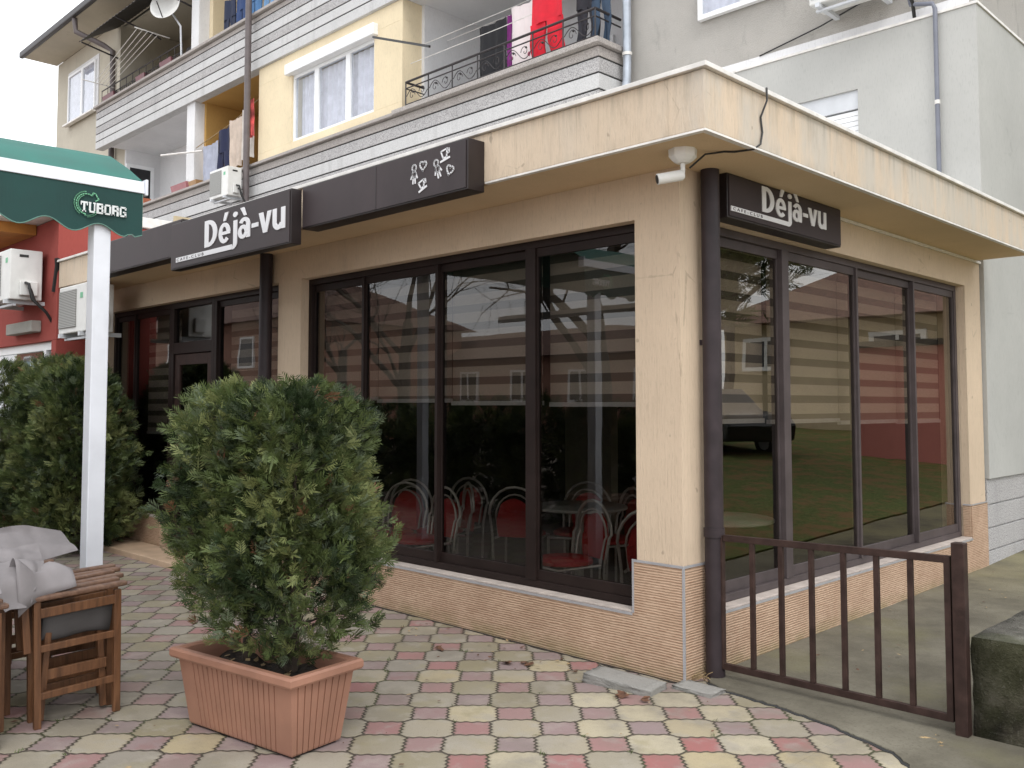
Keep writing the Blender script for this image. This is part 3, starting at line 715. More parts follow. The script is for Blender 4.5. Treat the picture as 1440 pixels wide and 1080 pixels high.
for i, (x, y, a, lb) in enumerate(chairs):
    L = 'red backed chrome cafe chair '+lb
    if i == 0: ch.location = (x, y, .02); ch.rotation_euler = (0, 0, R(a)); ch['label'] = L
    else: tree_copy(ch, (x, y, .02), L, R(a))
tb.location = (-.55, 1.25, .02); tb['label'] = 'round grey cafe table behind the pane beside the corner pillar'
tree_copy(tb, (-1.75, 1.15, .02), 'round grey cafe table left of the thick brown mullion')

# ------------------------------------------------------------------ signs
def sign(name, label, to3, u0, u1, v0, v1, dep, lu, lettering=True):
    """to3(u, v, d): d outwards from the face"""
    t = thing(name, label, 'sign', to3((u0+u1)/2, v0, 0))
    b = MB(); c = [(u0, v0), (u1, v0), (u1, v1), (u0, v1)]
    b.hexa([to3(u, v, -dep) for u, v in c], [to3(u, v, -.004) for u, v in c]); b.build('sign_case', M['signdark'], t, bevel=.004)
    e = .012; c = [(u0+e, v0+e), (u1-e, v0+e), (u1-e, v1-e), (u0+e, v1-e)]
    f = MB(); f.hexa([to3(u, v, -.003) for u, v in c], [to3(u, v, .003) for u, v in c]); f.build('sign_face', M['signbox'], t)
    return t
to_s = lambda yy: (lambda u, v, d: (u, yy-d, v))
to_e = lambda xx: (lambda u, v, d: (xx+d, u, v))
def deja(t, to3, U0, U1, V0, V1, bar):
    # letters from U0 to U1; base line V0, cap height V1
    m = MB(); H = V1-V0; Wd = U1-U0
    cx0, cw = 0, 1
    def P3(x, y, d): return to3(U0+Wd*(cx0+cw*x), V0+H*y, d)
    cnt = [0]
    def poly(pts):
        cnt[0] += 1; dd = .008+.00006*(cnt[0] % 40)
        m.hexa([P3(x, y, .0032) for x, y in pts], [P3(x, y, dd) for x, y in pts])
    def rect(x0, x1, y0, y1): poly([(x0, y0), (x1, y0), (x1, y1), (x0, y1)])
    def ring(cx, cy, ro, so, ri, si, a0, a1, n=18):
        for k in range(n):
            a, b = R(a0+(a1-a0)*k/n), R(a0+(a1-a0)*(k+1)/n)
            poly([(cx+ri*math.cos(a), cy+si*math.sin(a)), (cx+ro*math.cos(a), cy+so*math.sin(a)), (cx+ro*math.cos(b), cy+so*math.sin(b)), (cx+ri*math.cos(b), cy+si*math.sin(b))])
    cx0, cw = 0, .172; rect(0, .32, 0, 1); ring(.319, .5, .68, .5, .36, .35, -90, 90)
    cx0, cw = .195, .150; ring(.5, .36, .5, .38, .20, .235, 3, 318); rect(.12, .985, .30, .415); poly([(.40, .80), (.62, .80), (.86, 1.10), (.54, 1.10)])
    cx0, cw = .350, .085; rect(.42, .98, -.10, .72); ring(.30, -.10, .68, .21, .12, .09, -90, 0, 8); ring(.70, .93, .34, .10, .0, .0, 0, 360, 14)
    cx0, cw = .447, .155; ring(.40, .23, .40, .25, .13, .115, 0, 360); rect(.64, .95, -.0, .50); ring(.50, .46, .45, .28, .16, .145, 0, 155, 12); poly([(.16, 1.10), (.46, 1.10), (.66, .80), (.46, .80)])
    cx0, cw = .615, .078; rect(0, 1, .28, .43)
    cx0, cw = .700, .148; poly([(0, .72), (.33, .72), (.56, .18), (.66, 0), (.36, 0)]); poly([(.685, .72), (1, .72), (.661, 0), (.45, 0), (.50, .20)])
    cx0, cw = .862, .138; rect(0, .31, .25, .72); rect(.69, 1, 0, .72); ring(.46, .26, .46, .28, .15, .11, 180, 345, 12)
    m.build('lettering', M['letter'], t)
    b0, b1 = bar
    m = MB(); c = [(b0, V0-.30*H), (b1, V0-.30*H), (b1, V0-.12*H), (b0, V0-.12*H)]
    m.hexa([to3(u, v, .003) for u, v in c], [to3(u, v, .008) for u, v in c]); st = m.build('strip', M['letter'], t)
    m = MB(); put_text(m, 'C A F E - C L U B', b0+.02, b0+(b1-b0)*.52, V0-.265*H, V0-.155*H, to3, 0, .008, .0095); m.build('small_lettering', M['signbox'], t)
s1 = sign('cafe_sign', 'large brown box sign with white lettering mounted on the front fascia', to_s(-.742), -4.92, -2.935, 2.75, 3.165, .095, 0)
deja(s1, to_s(-.742), -4.27, -3.0, 2.875, 3.10, (-4.80, -3.80))
s2 = sign('cafe_sign', 'smaller brown box sign with white lettering under the side eave', to_e(.125), .315, 1.79, 2.655, 2.925, .12, 0)
deja(s2, to_e(.125), .70, 1.55, 2.745, 2.905, (.34, 1.03))
lb = sign('fascia_lightbox', 'long brown fascia lightbox with white doodles at its right end', to_s(-.645), -2.934, -1.095, 2.865, 3.185, .144, 0)
MB().box(-2.02, -2.012, -.650, -.6485, 2.88, 3.17).build('panel_joint', M['signdark'], lb)
lb2 = sign('fascia_lightbox', 'plain brown fascia lightbox left of the large lettered sign', to_s(-.645), -7.05, -4.921, 2.90, 3.235, .144, 0)
t3 = to_s(-.6485); sw = .010
def heart(cx, cy, s, rot):
    d = MB()
    pts = []
    for i in range(17):
        a = 2*math.pi*i/16; x = 16*math.sin(a)**3/17; y = (13*math.cos(a)-5*math.cos(2*a)-2*math.cos(3*a)-math.cos(4*a))/17
        pts.append((cx+s*(x*math.cos(rot)-y*math.sin(rot)), cy+s*(x*math.sin(rot)+y*math.cos(rot))))
    stroke(d, pts, sw, t3); d.build('doodle', M['letter'], lb)
def cup(cx, cy, s, rot):
    d = MB()
    q = lambda x, y: (cx+s*(x*math.cos(rot)-y*math.sin(rot)), cy+s*(x*math.sin(rot)+y*math.cos(rot)))
    stroke(d, [q(-.6, .6), q(.6, .6), q(.3, -.4), q(-.35, -.4)], sw, t3, closed=True); stroke(d, [q(.55, .5), q(.95, .45), q(.85, .0), q(.45, .0)], sw, t3); stroke(d, [q(-.9, -.65), q(.8, -.65)], sw*1.3, t3); d.build('doodle', M['letter'], lb)
def figure(cx, cy, s, rot):
    d = MB()
    q = lambda x, y: (cx+s*(x*math.cos(rot)-y*math.sin(rot)), cy+s*(x*math.sin(rot)+y*math.cos(rot)))
    stroke(d, [q(.36*math.cos(a), .85+.36*math.sin(a)) for a in [i*math.pi/5 for i in range(11)]], sw, t3)
    stroke(d, [q(.34*math.cos(a), .1+.38*math.sin(a)) for a in [i*math.pi/5 for i in range(11)]], sw, t3)
    for sx in (-1, 1):
        stroke(d, [q(.15*sx, -.25), q(.2*sx, -.9)], sw, t3); stroke(d, [q(.3*sx, .2), q(.55*sx, -.35)], sw, t3)
    d.build('doodle', M['letter'], lb)
figure(-1.60, 3.035, .058, 0); heart(-1.51, 3.085, .036, -.1); figure(-1.365, 3.03, .058, .35); heart(-1.25, 3.01, .036, -.4); cup(-1.30, 3.115, .05, .2); cup(-1.52, 2.96, .045, .35)

# ------------------------------------------------------------------ things on the pavilion
dp = thing('downpipe', 'thick brown round downpipe at the corner pillar', 'downpipe', (.075, .2, 0))
MB().tube([(.078, .2, .02), (.078, .2, 1.0), (.078, .2, 2.0), (.078, .2, 2.925)], .054, 20).build('pipe', M['pipebrown'], dp, smooth=True)
MB().tube([(.078, .2, .80), (.078, .2, .85)], .060, 20).build('collar', M['pipebrown'], dp, smooth=True)
MB().box(.0, .03, .19, .21, 1.9, 1.93).build('bracket', M['pipebrown'], dp)
tag(MB().tube([(-4.43, -.07, 0), (-4.43, -.07, 2.92)], .058, 16).build('downpipe', M['pipebrown'], org=(-4.43, -.07, 0), smooth=True), 'dark downpipe below the large sign, left of the front pillar', 'downpipe')
cc = thing('security_camera', 'small white security camera under the roof corner', 'security camera', (.20, -.28, 2.93))
MB().lathe((.21, -.27, 2.86), [(.035, -.012), (.055, .0), (.075, .02), (.078, .069)], 8).build('junction_box', M['dish'], cc)
MB().tube([(.21, -.27, 2.85), (.21, -.27, 2.80), (.205, -.29, 2.785)], .013, 10).build('mount', M['dish'], cc, smooth=True)
a = Vector((.215, -.27, 2.785)); b = Vector((.125, -.385, 2.755)); ax = (b-a).normalized()
MB().tube([a, a+ax*.012, b-ax*.002, b], [.022, .03, .03, .028], 16).build('camera_body', M['dish'], cc, smooth=True)
MB().tube([b-ax*.01, b+ax*.002], .024, 14).build('lens', M['black'], cc)
tag(MB().tube([(.47, .12, 3.27), (.530, .06, 3.262), (.536, .05, 3.19), (.508, .03, 3.1), (.509, .045, 3.02), (.511, .02, 2.95), (.495, -.03, 2.915), (.40, -.06, 2.914), (.36, -.10, 2.915), (.28, -.16, 2.905), (.22, -.22, 2.83)], .0055, 6).build('cable', M['black'], smooth=True), 'thin black cable hanging from the roof edge to the camera', 'cable')

# ------------------------------------------------------------------ gate
gate = thing('metal_gate', 'low brown metal gate with upright bars beside the corner downpipe', 'gate', (.12, .2, .06))
rt_ = MB(); rt_.bar((.142, .2, .80), (1.372, .2, .822), .028, .035); rt_.build('top_rail', M['brownpaint'], gate, bevel=.002)
rb = MB(); rb.bar((.135, .2, .085), (1.353, .2, .085), .028, .035); rb.build('bottom_rail', M['brownpaint'], gate, bevel=.002)
for i, x in enumerate((.123, .32, .494, .668, .843, 1.015, 1.182, 1.357)):
    zt = .80+.022*(x-.12)/1.25
    wd = .034 if i in (0, 7) else .026
    if i == 0: MB().box(x-.016, x+.016, .183, .217, .07, zt+.014).build('hinge_stile', M['brownpaint'], gate, bevel=.002)
    elif i == 7: MB().box(x-.014, x+.016, .183, .217, .07, zt+.012).build('lock_stile', M['brownpaint'], gate, bevel=.002)
    else: MB().box(x-.013, x+.013, .188, .212, .1035, zt-.016).build('bar', M['brownpaint'], gate, bevel=.002)
MB().tube([(.098, .19, .62), (.098, .19, .67)], .012, 8).build('hinge', M['steel'], gate); MB().tube([(.098, .19, .2), (.098, .19, .25)], .012, 8).build('hinge', M['steel'], gate)
pz = MB(); pz.box(1.382, 1.44, .172, .228, 0, .905); tag(pz.build('gate_post', M['brownpaint'], org=(1.41, .2, 0), bevel=.004), 'square brown gate post next to the mossy block', 'post')
tag(MB().box(.082, .104, .205, .235, 0, .885).build('gate_post', M['brownpaint'], org=(.09, .22, 0), bevel=.003), 'slim brown hinge post touching the corner downpipe', 'post')

# ------------------------------------------------------------------ awning and white post
aw = thing('awning', 'green awning with white front bar and scalloped valance printed with a white beer logo', 'awning', (-2.6, -2.0, 2.5))
Y1, Y0 = -2.0, -7.6
c = MB()
def aw_fn(u, v):
    y = Y1+(Y0-Y1)*v
    prof = [(-2.60, 2.935), (-2.82, 3.055), (-3.10, 3.185), (-3.22, 3.20), (-4.3, 3.18), (-5.45, 3.15)]
    t = u*(len(prof)-1); i = min(int(t), len(prof)-2); f = t-i
    x = prof[i][0]*(1-f)+prof[i+1][0]*f; z = prof[i][1]*(1-f)+prof[i+1][1]*f
    return (x, y, z-.012*math.sin(math.pi*v*4)**2)
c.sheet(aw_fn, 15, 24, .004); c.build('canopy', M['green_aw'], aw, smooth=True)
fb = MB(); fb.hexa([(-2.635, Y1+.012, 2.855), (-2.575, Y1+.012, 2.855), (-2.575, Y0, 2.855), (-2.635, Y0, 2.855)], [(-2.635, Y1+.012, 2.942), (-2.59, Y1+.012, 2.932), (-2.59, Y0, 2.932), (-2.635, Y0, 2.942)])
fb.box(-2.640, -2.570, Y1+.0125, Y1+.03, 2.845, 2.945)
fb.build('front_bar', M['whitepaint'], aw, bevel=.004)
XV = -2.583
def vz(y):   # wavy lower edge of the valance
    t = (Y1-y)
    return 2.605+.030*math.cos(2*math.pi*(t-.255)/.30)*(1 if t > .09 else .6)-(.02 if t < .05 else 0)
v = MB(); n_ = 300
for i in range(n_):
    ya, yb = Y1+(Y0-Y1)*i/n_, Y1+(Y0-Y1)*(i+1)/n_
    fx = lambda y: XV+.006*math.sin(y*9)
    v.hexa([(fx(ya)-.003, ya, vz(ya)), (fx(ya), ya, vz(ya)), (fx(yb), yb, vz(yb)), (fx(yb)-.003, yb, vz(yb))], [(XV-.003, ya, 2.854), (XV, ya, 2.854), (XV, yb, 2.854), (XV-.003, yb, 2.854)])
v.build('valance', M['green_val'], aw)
h = MB(); h.tube([(XV+.006*math.sin(y*9)-.0015, y, vz(y)) for y in np.linspace(Y1, Y0, 260)]+[], .004, 5); h.tube([(XV-.0015, Y1, vz(Y1)), (XV-.0015, Y1, 2.85)], .003, 5)
h.build('hem', M['hem'], aw)
# printed logo: text plane u = y (towards +y), v = z
lg = MB(); t3 = lambda u, v, dd: (XV+.0075+dd, u, v)
def glyph(x0, w_, z0, h_, ch):
    st, th = w_*.27, h_*.17
    B = lambda a, b, c_, d_: lg.hexa([t3(x, z, 0) for x, z in ((a, c_), (b, c_), (b, d_), (a, d_))], [t3(x, z, .003) for x, z in ((a, c_), (b, c_), (b, d_), (a, d_))])
    x1, z1 = x0+w_, z0+h_; xm = (x0+x1)/2
    if ch == 'T': B(x0, x1, z1-th, z1); B(xm-st/2, xm+st/2, z0, z1-th); B(x0, x0+st*.5, z1-2.1*th, z1-th); B(x1-st*.5, x1, z1-2.1*th, z1-th); B(xm-st, xm+st, z0, z0+th*.8)
    if ch == 'U': B(x0, x0+st*1.35, z1-th*.8, z1); B(x1-st*1.35, x1, z1-th*.8, z1); B(x0+st*.2, x0+st*1.2, z0+th, z1-th*.8); B(x1-st*.9, x1-st*.2, z0+th, z1-th*.8); B(x0+st*.5, x1-st*.5, z0, z0+th)
    if ch == 'B': B(x0, x0+st*1.3, z0, z1); B(x0+st*1.3, x1-st*.2, z0, z0+th); B(x0+st*1.3, x1-st*.35, z1-th, z1); B(x0+st*1.3, x1-st*.35, z0+h_*.45, z0+h_*.45+th*.9); B(x1-st, x1, z0+th*.7, z0+h_*.45); B(x1-st*1.1, x1-st*.15, z0+h_*.45+th*.9, z1-th*.7)
    if ch == 'O': B(x0, x0+st, z0+th*.8, z1-th*.8); B(x1-st, x1, z0+th*.8, z1-th*.8); B(x0+st*.5, x1-st*.5, z0, z0+th); B(x0+st*.5, x1-st*.5, z1-th, z1)
    if ch == 'R': B(x0, x0+st*1.3, z0, z1); B(x0+st*1.3, x1-st*.4, z1-th, z1); B(x0+st*1.3, x1-st*.4, z0+h_*.42, z0+h_*.42+th); B(x1-st*1.2, x1-st*.1, z0+h_*.5, z1-th*.7); B(x1-st*1.2, x1, z0, z0+h_*.43); B(x0-st*.2, x0+st*1.5, z0, z0+th*.8)
    if ch == 'G': B(x0, x0+st, z0+th*.8, z1-th*.8); B(x0+st*.5, x1-st*.3, z0, z0+th); B(x0+st*.5, x1-st*.4, z1-th, z1); B(x1-st, x1, z0, z0+h_*.48); B(x1-st*.9, x1, z1-h_*.3, z1-th*.4); B(xm, x1, z0+h_*.40, z0+h_*.40+th*.8)
for i, q in enumerate('TUBORG'): glyph(-2.37+i*.0455, .040, 2.690-.000*i, .062, q)
lg.build('logo_lettering', M['wprint'], aw)
lg = MB()
for r_, a0, a1, w_ in ((.060, 60, 262, .007), (.072, 95, 170, .006), (.050, 110, 230, .004), (.072, 175, 235, .004), (.066, 262, 322, .005), (.075, 275, 315, .004)):
    stroke(lg, arc(-2.335, 2.738, r_, r_*1.02, a0, a1), w_, t3, 0, .0022)
stroke(lg, [(-2.305, 2.79), (-2.30, 2.81), (-2.285, 2.805), (-2.275, 2.785), (-2.265, 2.775), (-2.285, 2.762)], .006, t3, 0, .0022)
lg.build('logo_swirl', M['lgreen'], aw)
MB().box(-5.4, -2.636, -3.64, -3.56, 2.60, 2.68).build('cross_beam', M['whitepaint'], aw, bevel=.004)
MB().box(-2.70, -2.64, -2.30, -2.16, 2.74, 2.86).build('bracket', M['whitepaint'], aw)
tag(MB().box(-2.712, -2.612, -2.275, -2.175, 0, 2.74).build('awning_post', M['whitepaint'], org=(-2.66, -2.225, 0), bevel=.006), 'white square post in front of the hedge carrying the awning', 'post')
tag(MB().box(-2.712, -2.612, -7.4, -7.3, 0, 2.9).build('awning_post', M['whitepaint'], org=(-2.66, -7.35, 0), bevel=.006), 'white square post at the far rear end of the awning', 'post')
tag(MB().box(-5.40, -5.30, -2.375, -2.275, 0, 3.14).build('awning_post', M['whitepaint'], org=(-5.35, -2.325, 0), bevel=.006), 'white square post at the rear inner corner of the awning', 'post')

# ------------------------------------------------------------------ folded director's chairs
def director_chair(loc, label, dx=0, front=False, drape=0, rz=0, group='folded wooden director chairs stacked under the awning'):
    """folded: two side frames in planes x = 0 and x = -.13, frame lies along y"""
    t = thing('director_chair', label, 'chair', loc, group)
    o = t['_o']
    def B(mb, nm, mat, bev=.003): 
        ob = mb.build(nm, mat, t, org=(0, 0, 0), bevel=bev); ob.location = (0, 0, 0); return ob
    for k, (x, dy) in enumerate(((0, 0), (-.125, .012))):
        B(MB().bar((x, dy-.187, 0), (x+.0, dy-.205, .605), .026, .032, up=(0, 1, 0)), 'leg', M['wood'])
        B(MB().bar((x, dy+.187, 0), (x+.0, dy+.180, .612), .026, .034, up=(0, 1, 0)), 'leg', M['wood'])
        B(MB().bar((x, dy-.193, .150), (x, dy+.185, .168), .018, .034), 'stretcher', M['wood'])
        B(MB().bar((x, dy-.20, .375), (x, dy+.183, .392), .018, .034), 'stretcher', M['wood'])
        B(MB().bar((x, dy-.20, .545), (x, dy+.18, .566), .020, .045), 'stretcher', M['wood'])
        B(MB().bar((x-.005, dy-.275, .612), (x-.005, dy+.225, .640), .052, .024), 'armrest', M['armwood'], .008)
    # crossed legs folded upright between the frames
    B(MB().bar((-.05, -.16, .02), (-.05, -.13, .47), .022, .03, up=(0, 1, 0)), 'cross_leg', M['wood'])
    B(MB().bar((-.075, .15, .02), (-.075, .12, .47), .022, .03, up=(0, 1, 0)), 'cross_leg', M['wood'])
    B(MB().bar((-.05, -.155, .235), (-.05, .15, .245), .02, .05), 'stretcher', M['wood'])
    s = MB(); s.sheet(lambda u, v: (-.02-.085*u+.0, -.165+.33*v, .545-.14*math.sin(math.pi*u)-.008*math.sin(7*v)), 10, 6, .003)
    B(s, 'seat_sling', M['dgraycloth'], 0).data.polygons.foreach_set('use_smooth', np.ones(len(s.f), bool))
    # back posts folded down over the arms, the sling draped above them
    for x in (-.02, -.12): B(MB().bar((x, -.235, .36), (x, -.262, .70), .020, .034, up=(0, 1, 0)), 'back_post', M['wood'])
    if drape:
        rnd = random.Random(drape); ph = rnd.uniform(0, 6); k = rnd.uniform(.8, 1.2); hh = rnd.uniform(.10, .15)
        def fn(u, v):
            y = -.30+.27*v
            x = .02-.20*u+.03*math.sin(5*v+ph)
            z = .67+hh*math.sin(math.pi*min(1, u*1.05))**.8*(1-.45*v)+.02*math.sin(9*v*k+ph)*(.3+u)+.018*math.sin(4*u+6*v)
            if u < .3: z -= (.3-u)*(.42*(1-v)**1.4)
            return (x, y, z)
        s = MB(); s.sheet(fn, 14, 14, .003); ob = B(s, 'back_sling', M['graycloth'], 0); ob.data.polygons.foreach_set('use_smooth', np.ones(len(s.f), bool))
    t.rotation_euler = (0, 0, rz)
    return t
director_chair((-1.785, -2.605, 0), "folded wooden director's chair nearest the planter, front of its stack", drape=3)
director_chair((-2.0, -2.53, 0), "folded wooden director's chair second in the stack, its arm just behind the front one", drape=0, rz=R(4))
director_chair((-2.22, -2.47, 0), "folded wooden director's chair third in the stack, beside the white post", drape=0, rz=R(-5))
director_chair((-1.62, -3.21, 0), "folded wooden director's chair cut by the left edge with only an arm tip showing", drape=0)
director_chair((-1.86, -3.12, 0), "folded wooden director's chair behind the one cut by the left edge", drape=0, rz=R(3))
director_chair((-2.12, -3.02, 0), "folded wooden director's chair deep in the shadow left of the stack", drape=0, rz=R(-3))
for k, (x, y, a) in enumerate(((-2.48, -2.98, 4), (-2.62, -2.66, -4), (-2.86, -2.95, 3), (-3.1, -2.72, -2), (-2.4, -3.42, 5), (-2.75, -3.40, -3))):  # extra chairs added behind the stack to darken the gaps under it
    director_chair((x, y, 0), "folded wooden director's chair added to darken the space behind the stack", drape=0, rz=R(a), group='added folded chairs darkening the space behind the stack')
# grey slings thrown over the stack
def throw(name, label, P, seed, k=1):
    rnd = random.Random(seed); a, b_ = rnd.uniform(0, 6), rnd.uniform(0, 6)
    P = [Vector(p) for p in P]
    def fn(u, v):
        q = (P[0]*(1-u)+P[1]*u)*(1-v)+(P[3]*(1-u)+P[2]*u)*v
        q = q+Vector((0, 0, k*(.055*math.sin(math.pi*u)*math.sin(math.pi*v)*1.2+.022*math.sin(6*u+a)*math.sin(4*v+b_))+.014*abs(math.sin(5*v+3*u+a))))
        return q+Vector((.025*math.sin(5*v+a)+.012*abs(math.sin(9*u+b_)), .02*math.sin(6*u+b_), 0))
    s = MB(); s.sheet(fn, 18, 18, .004)
    tag(s.build(name, M['graycloth'], org=tuple(P[0]), smooth=True), label, 'fabric')
throw('folded_sling', 'long folded grey sling lying across the middle of the chair stack', [(-1.95, -3.05, .70), (-1.99, -2.72, .72), (-2.06, -2.70, .83), (-2.02, -3.08, .83)], 2, .3)
throw('folded_sling', 'grey sling with a rounded back edge behind the chair stack, left of the white post', [(-2.22, -2.86, .72), (-2.28, -2.46, .74), (-2.42, -2.50, .86), (-2.36, -2.88, .91)], 4, .35)
throw('folded_sling', 'grey sling with a sharp raised corner behind the chair stack', [(-2.25, -3.10, .76), (-2.2, -2.84, .76), (-2.42, -2.83, .90), (-2.50, -3.02, .99)], 5, .3)
throw('folded_sling', 'grey fabric sling hanging in a point over the front chair corner', [(-1.70, -2.95, .565), (-1.76, -2.80, .64), (-1.98, -2.70, .77), (-1.92, -3.02, .77)], 6, .5)
throw('folded_sling', 'grey fabric sling at the left edge over the cut-off chairs', [(-1.56, -3.32, .62), (-1.58, -3.02, .70), (-1.95, -2.98, .80), (-1.95, -3.3, .80)], 8, .6)

# ------------------------------------------------------------------ planter with thujas
pl = thing('planter', 'ribbed terracotta plastic trough planter holding two clipped thujas', 'planter', (-1.01, -1.97, 0))
ang = R(8)
ca, sa = math.cos(ang), math.sin(ang)
pc = Vector((-.576-.755*math.cos(R(8)), -2.144-.755*math.sin(R(8)), 0))
def PL(u, v, z): return (pc.x+ca*u-sa*v, pc.y+sa*u+ca*v, z)     # u along the long side, v across
LL, WW, HH = .755, .285, .375
def ring(e, z): return [PL(-e, -e, z), PL(LL+e, -e, z), PL(LL+e, WW+e, z), PL(-e, WW+e, z)]
b = MB()
n1, n2 = 22, 9
def wall_pts(z, e):
    pts = []
    A = [(-e, -e), (LL+e, -e), (LL+e, WW+e), (-e, WW+e)]
    for k in range(4):
        a, c_ = A[k], A[(k+1) % 4]; n = n1 if k % 2 == 0 else n2
        nx, ny = [(0, -1), (1, 0), (0, 1), (-1, 0)][k]
        for i in range(n):
            for s_, off in ((.0, .0), (.80, .0), (.82, -.005), (.98, -.005)):
                t = (i+s_)/n; o2 = off if .10 < t < .9 else 0
                pts.append(PL(a[0]+(c_[0]-a[0])*t+nx*o2, a[1]+(c_[1]-a[1])*t+ny*o2, z))
    return pts
levels = [(0.012, -.004), (.02, 0), (.33, .040), (.34, .041)]
L_ = [wall_pts(z, e) for z, e in levels]; n = len(L_[0])
for k in range(len(L_)-1):
    for j in range(n): b.quad([L_[k][j], L_[k][(j+1) % n], L_[k+1][(j+1) % n], L_[k+1][j]])
b.quad(list(reversed(L_[0])))
b.build('trough', M['terracotta'], pl)
rim = MB()
prof = [(.041, .330), (.066, .330), (.072, .340), (.072, .366), (.064, .376), (.040, .377), (.028, .368), (.020, .33), (.012, .22)]
for (e0, z0), (e1, z1) in zip(prof, prof[1:]):
    a, c_ = ring(e0, z0), ring(e1, z1)
    for k in range(4): rim.quad([a[k], a[(k+1) % 4], c_[(k+1) % 4], c_[k]])
rim.build('rim', M['terracotta'], pl, smooth=True, bevel=.004)
ft = MB(); ft.hexa(ring(-.018, 0), ring(-.018, .012)); ft.build('foot', M['signdark'], pl)
so_ = MB()
def soil(u, v): 
    p = PL(-.015+(LL+.03)*u, -.015+(WW+.03)*v, 0); return (p[0], p[1], .285+.018*math.sin(9*u+2)*math.cos(7*v)+.012*math.sin(23*u+11*v))
so_.sheet(soil, 24, 12, .004); so_.build('soil', M['soil'], pl)
lf = MB(); rnd = random.Random(4)
for i in range(46):
    u, v = rnd.uniform(.03, .97), rnd.uniform(.05, .95); p = Vector(soil(u, v))+Vector((0, 0, .01)); a = rnd.uniform(0, 6.3); s = rnd.uniform(.012, .03)
    d1 = Vector((math.cos(a), math.sin(a), rnd.uniform(-.3, .4)))*s; d2 = Vector((-math.sin(a), math.cos(a), rnd.uniform(-.3, .3)))*s*.5
    lf.quad([p-d1, p+d2, p+d1, p-d2])
lf.build('leaf_litter', M['straw'], pl)['kind'] = 'stuff'

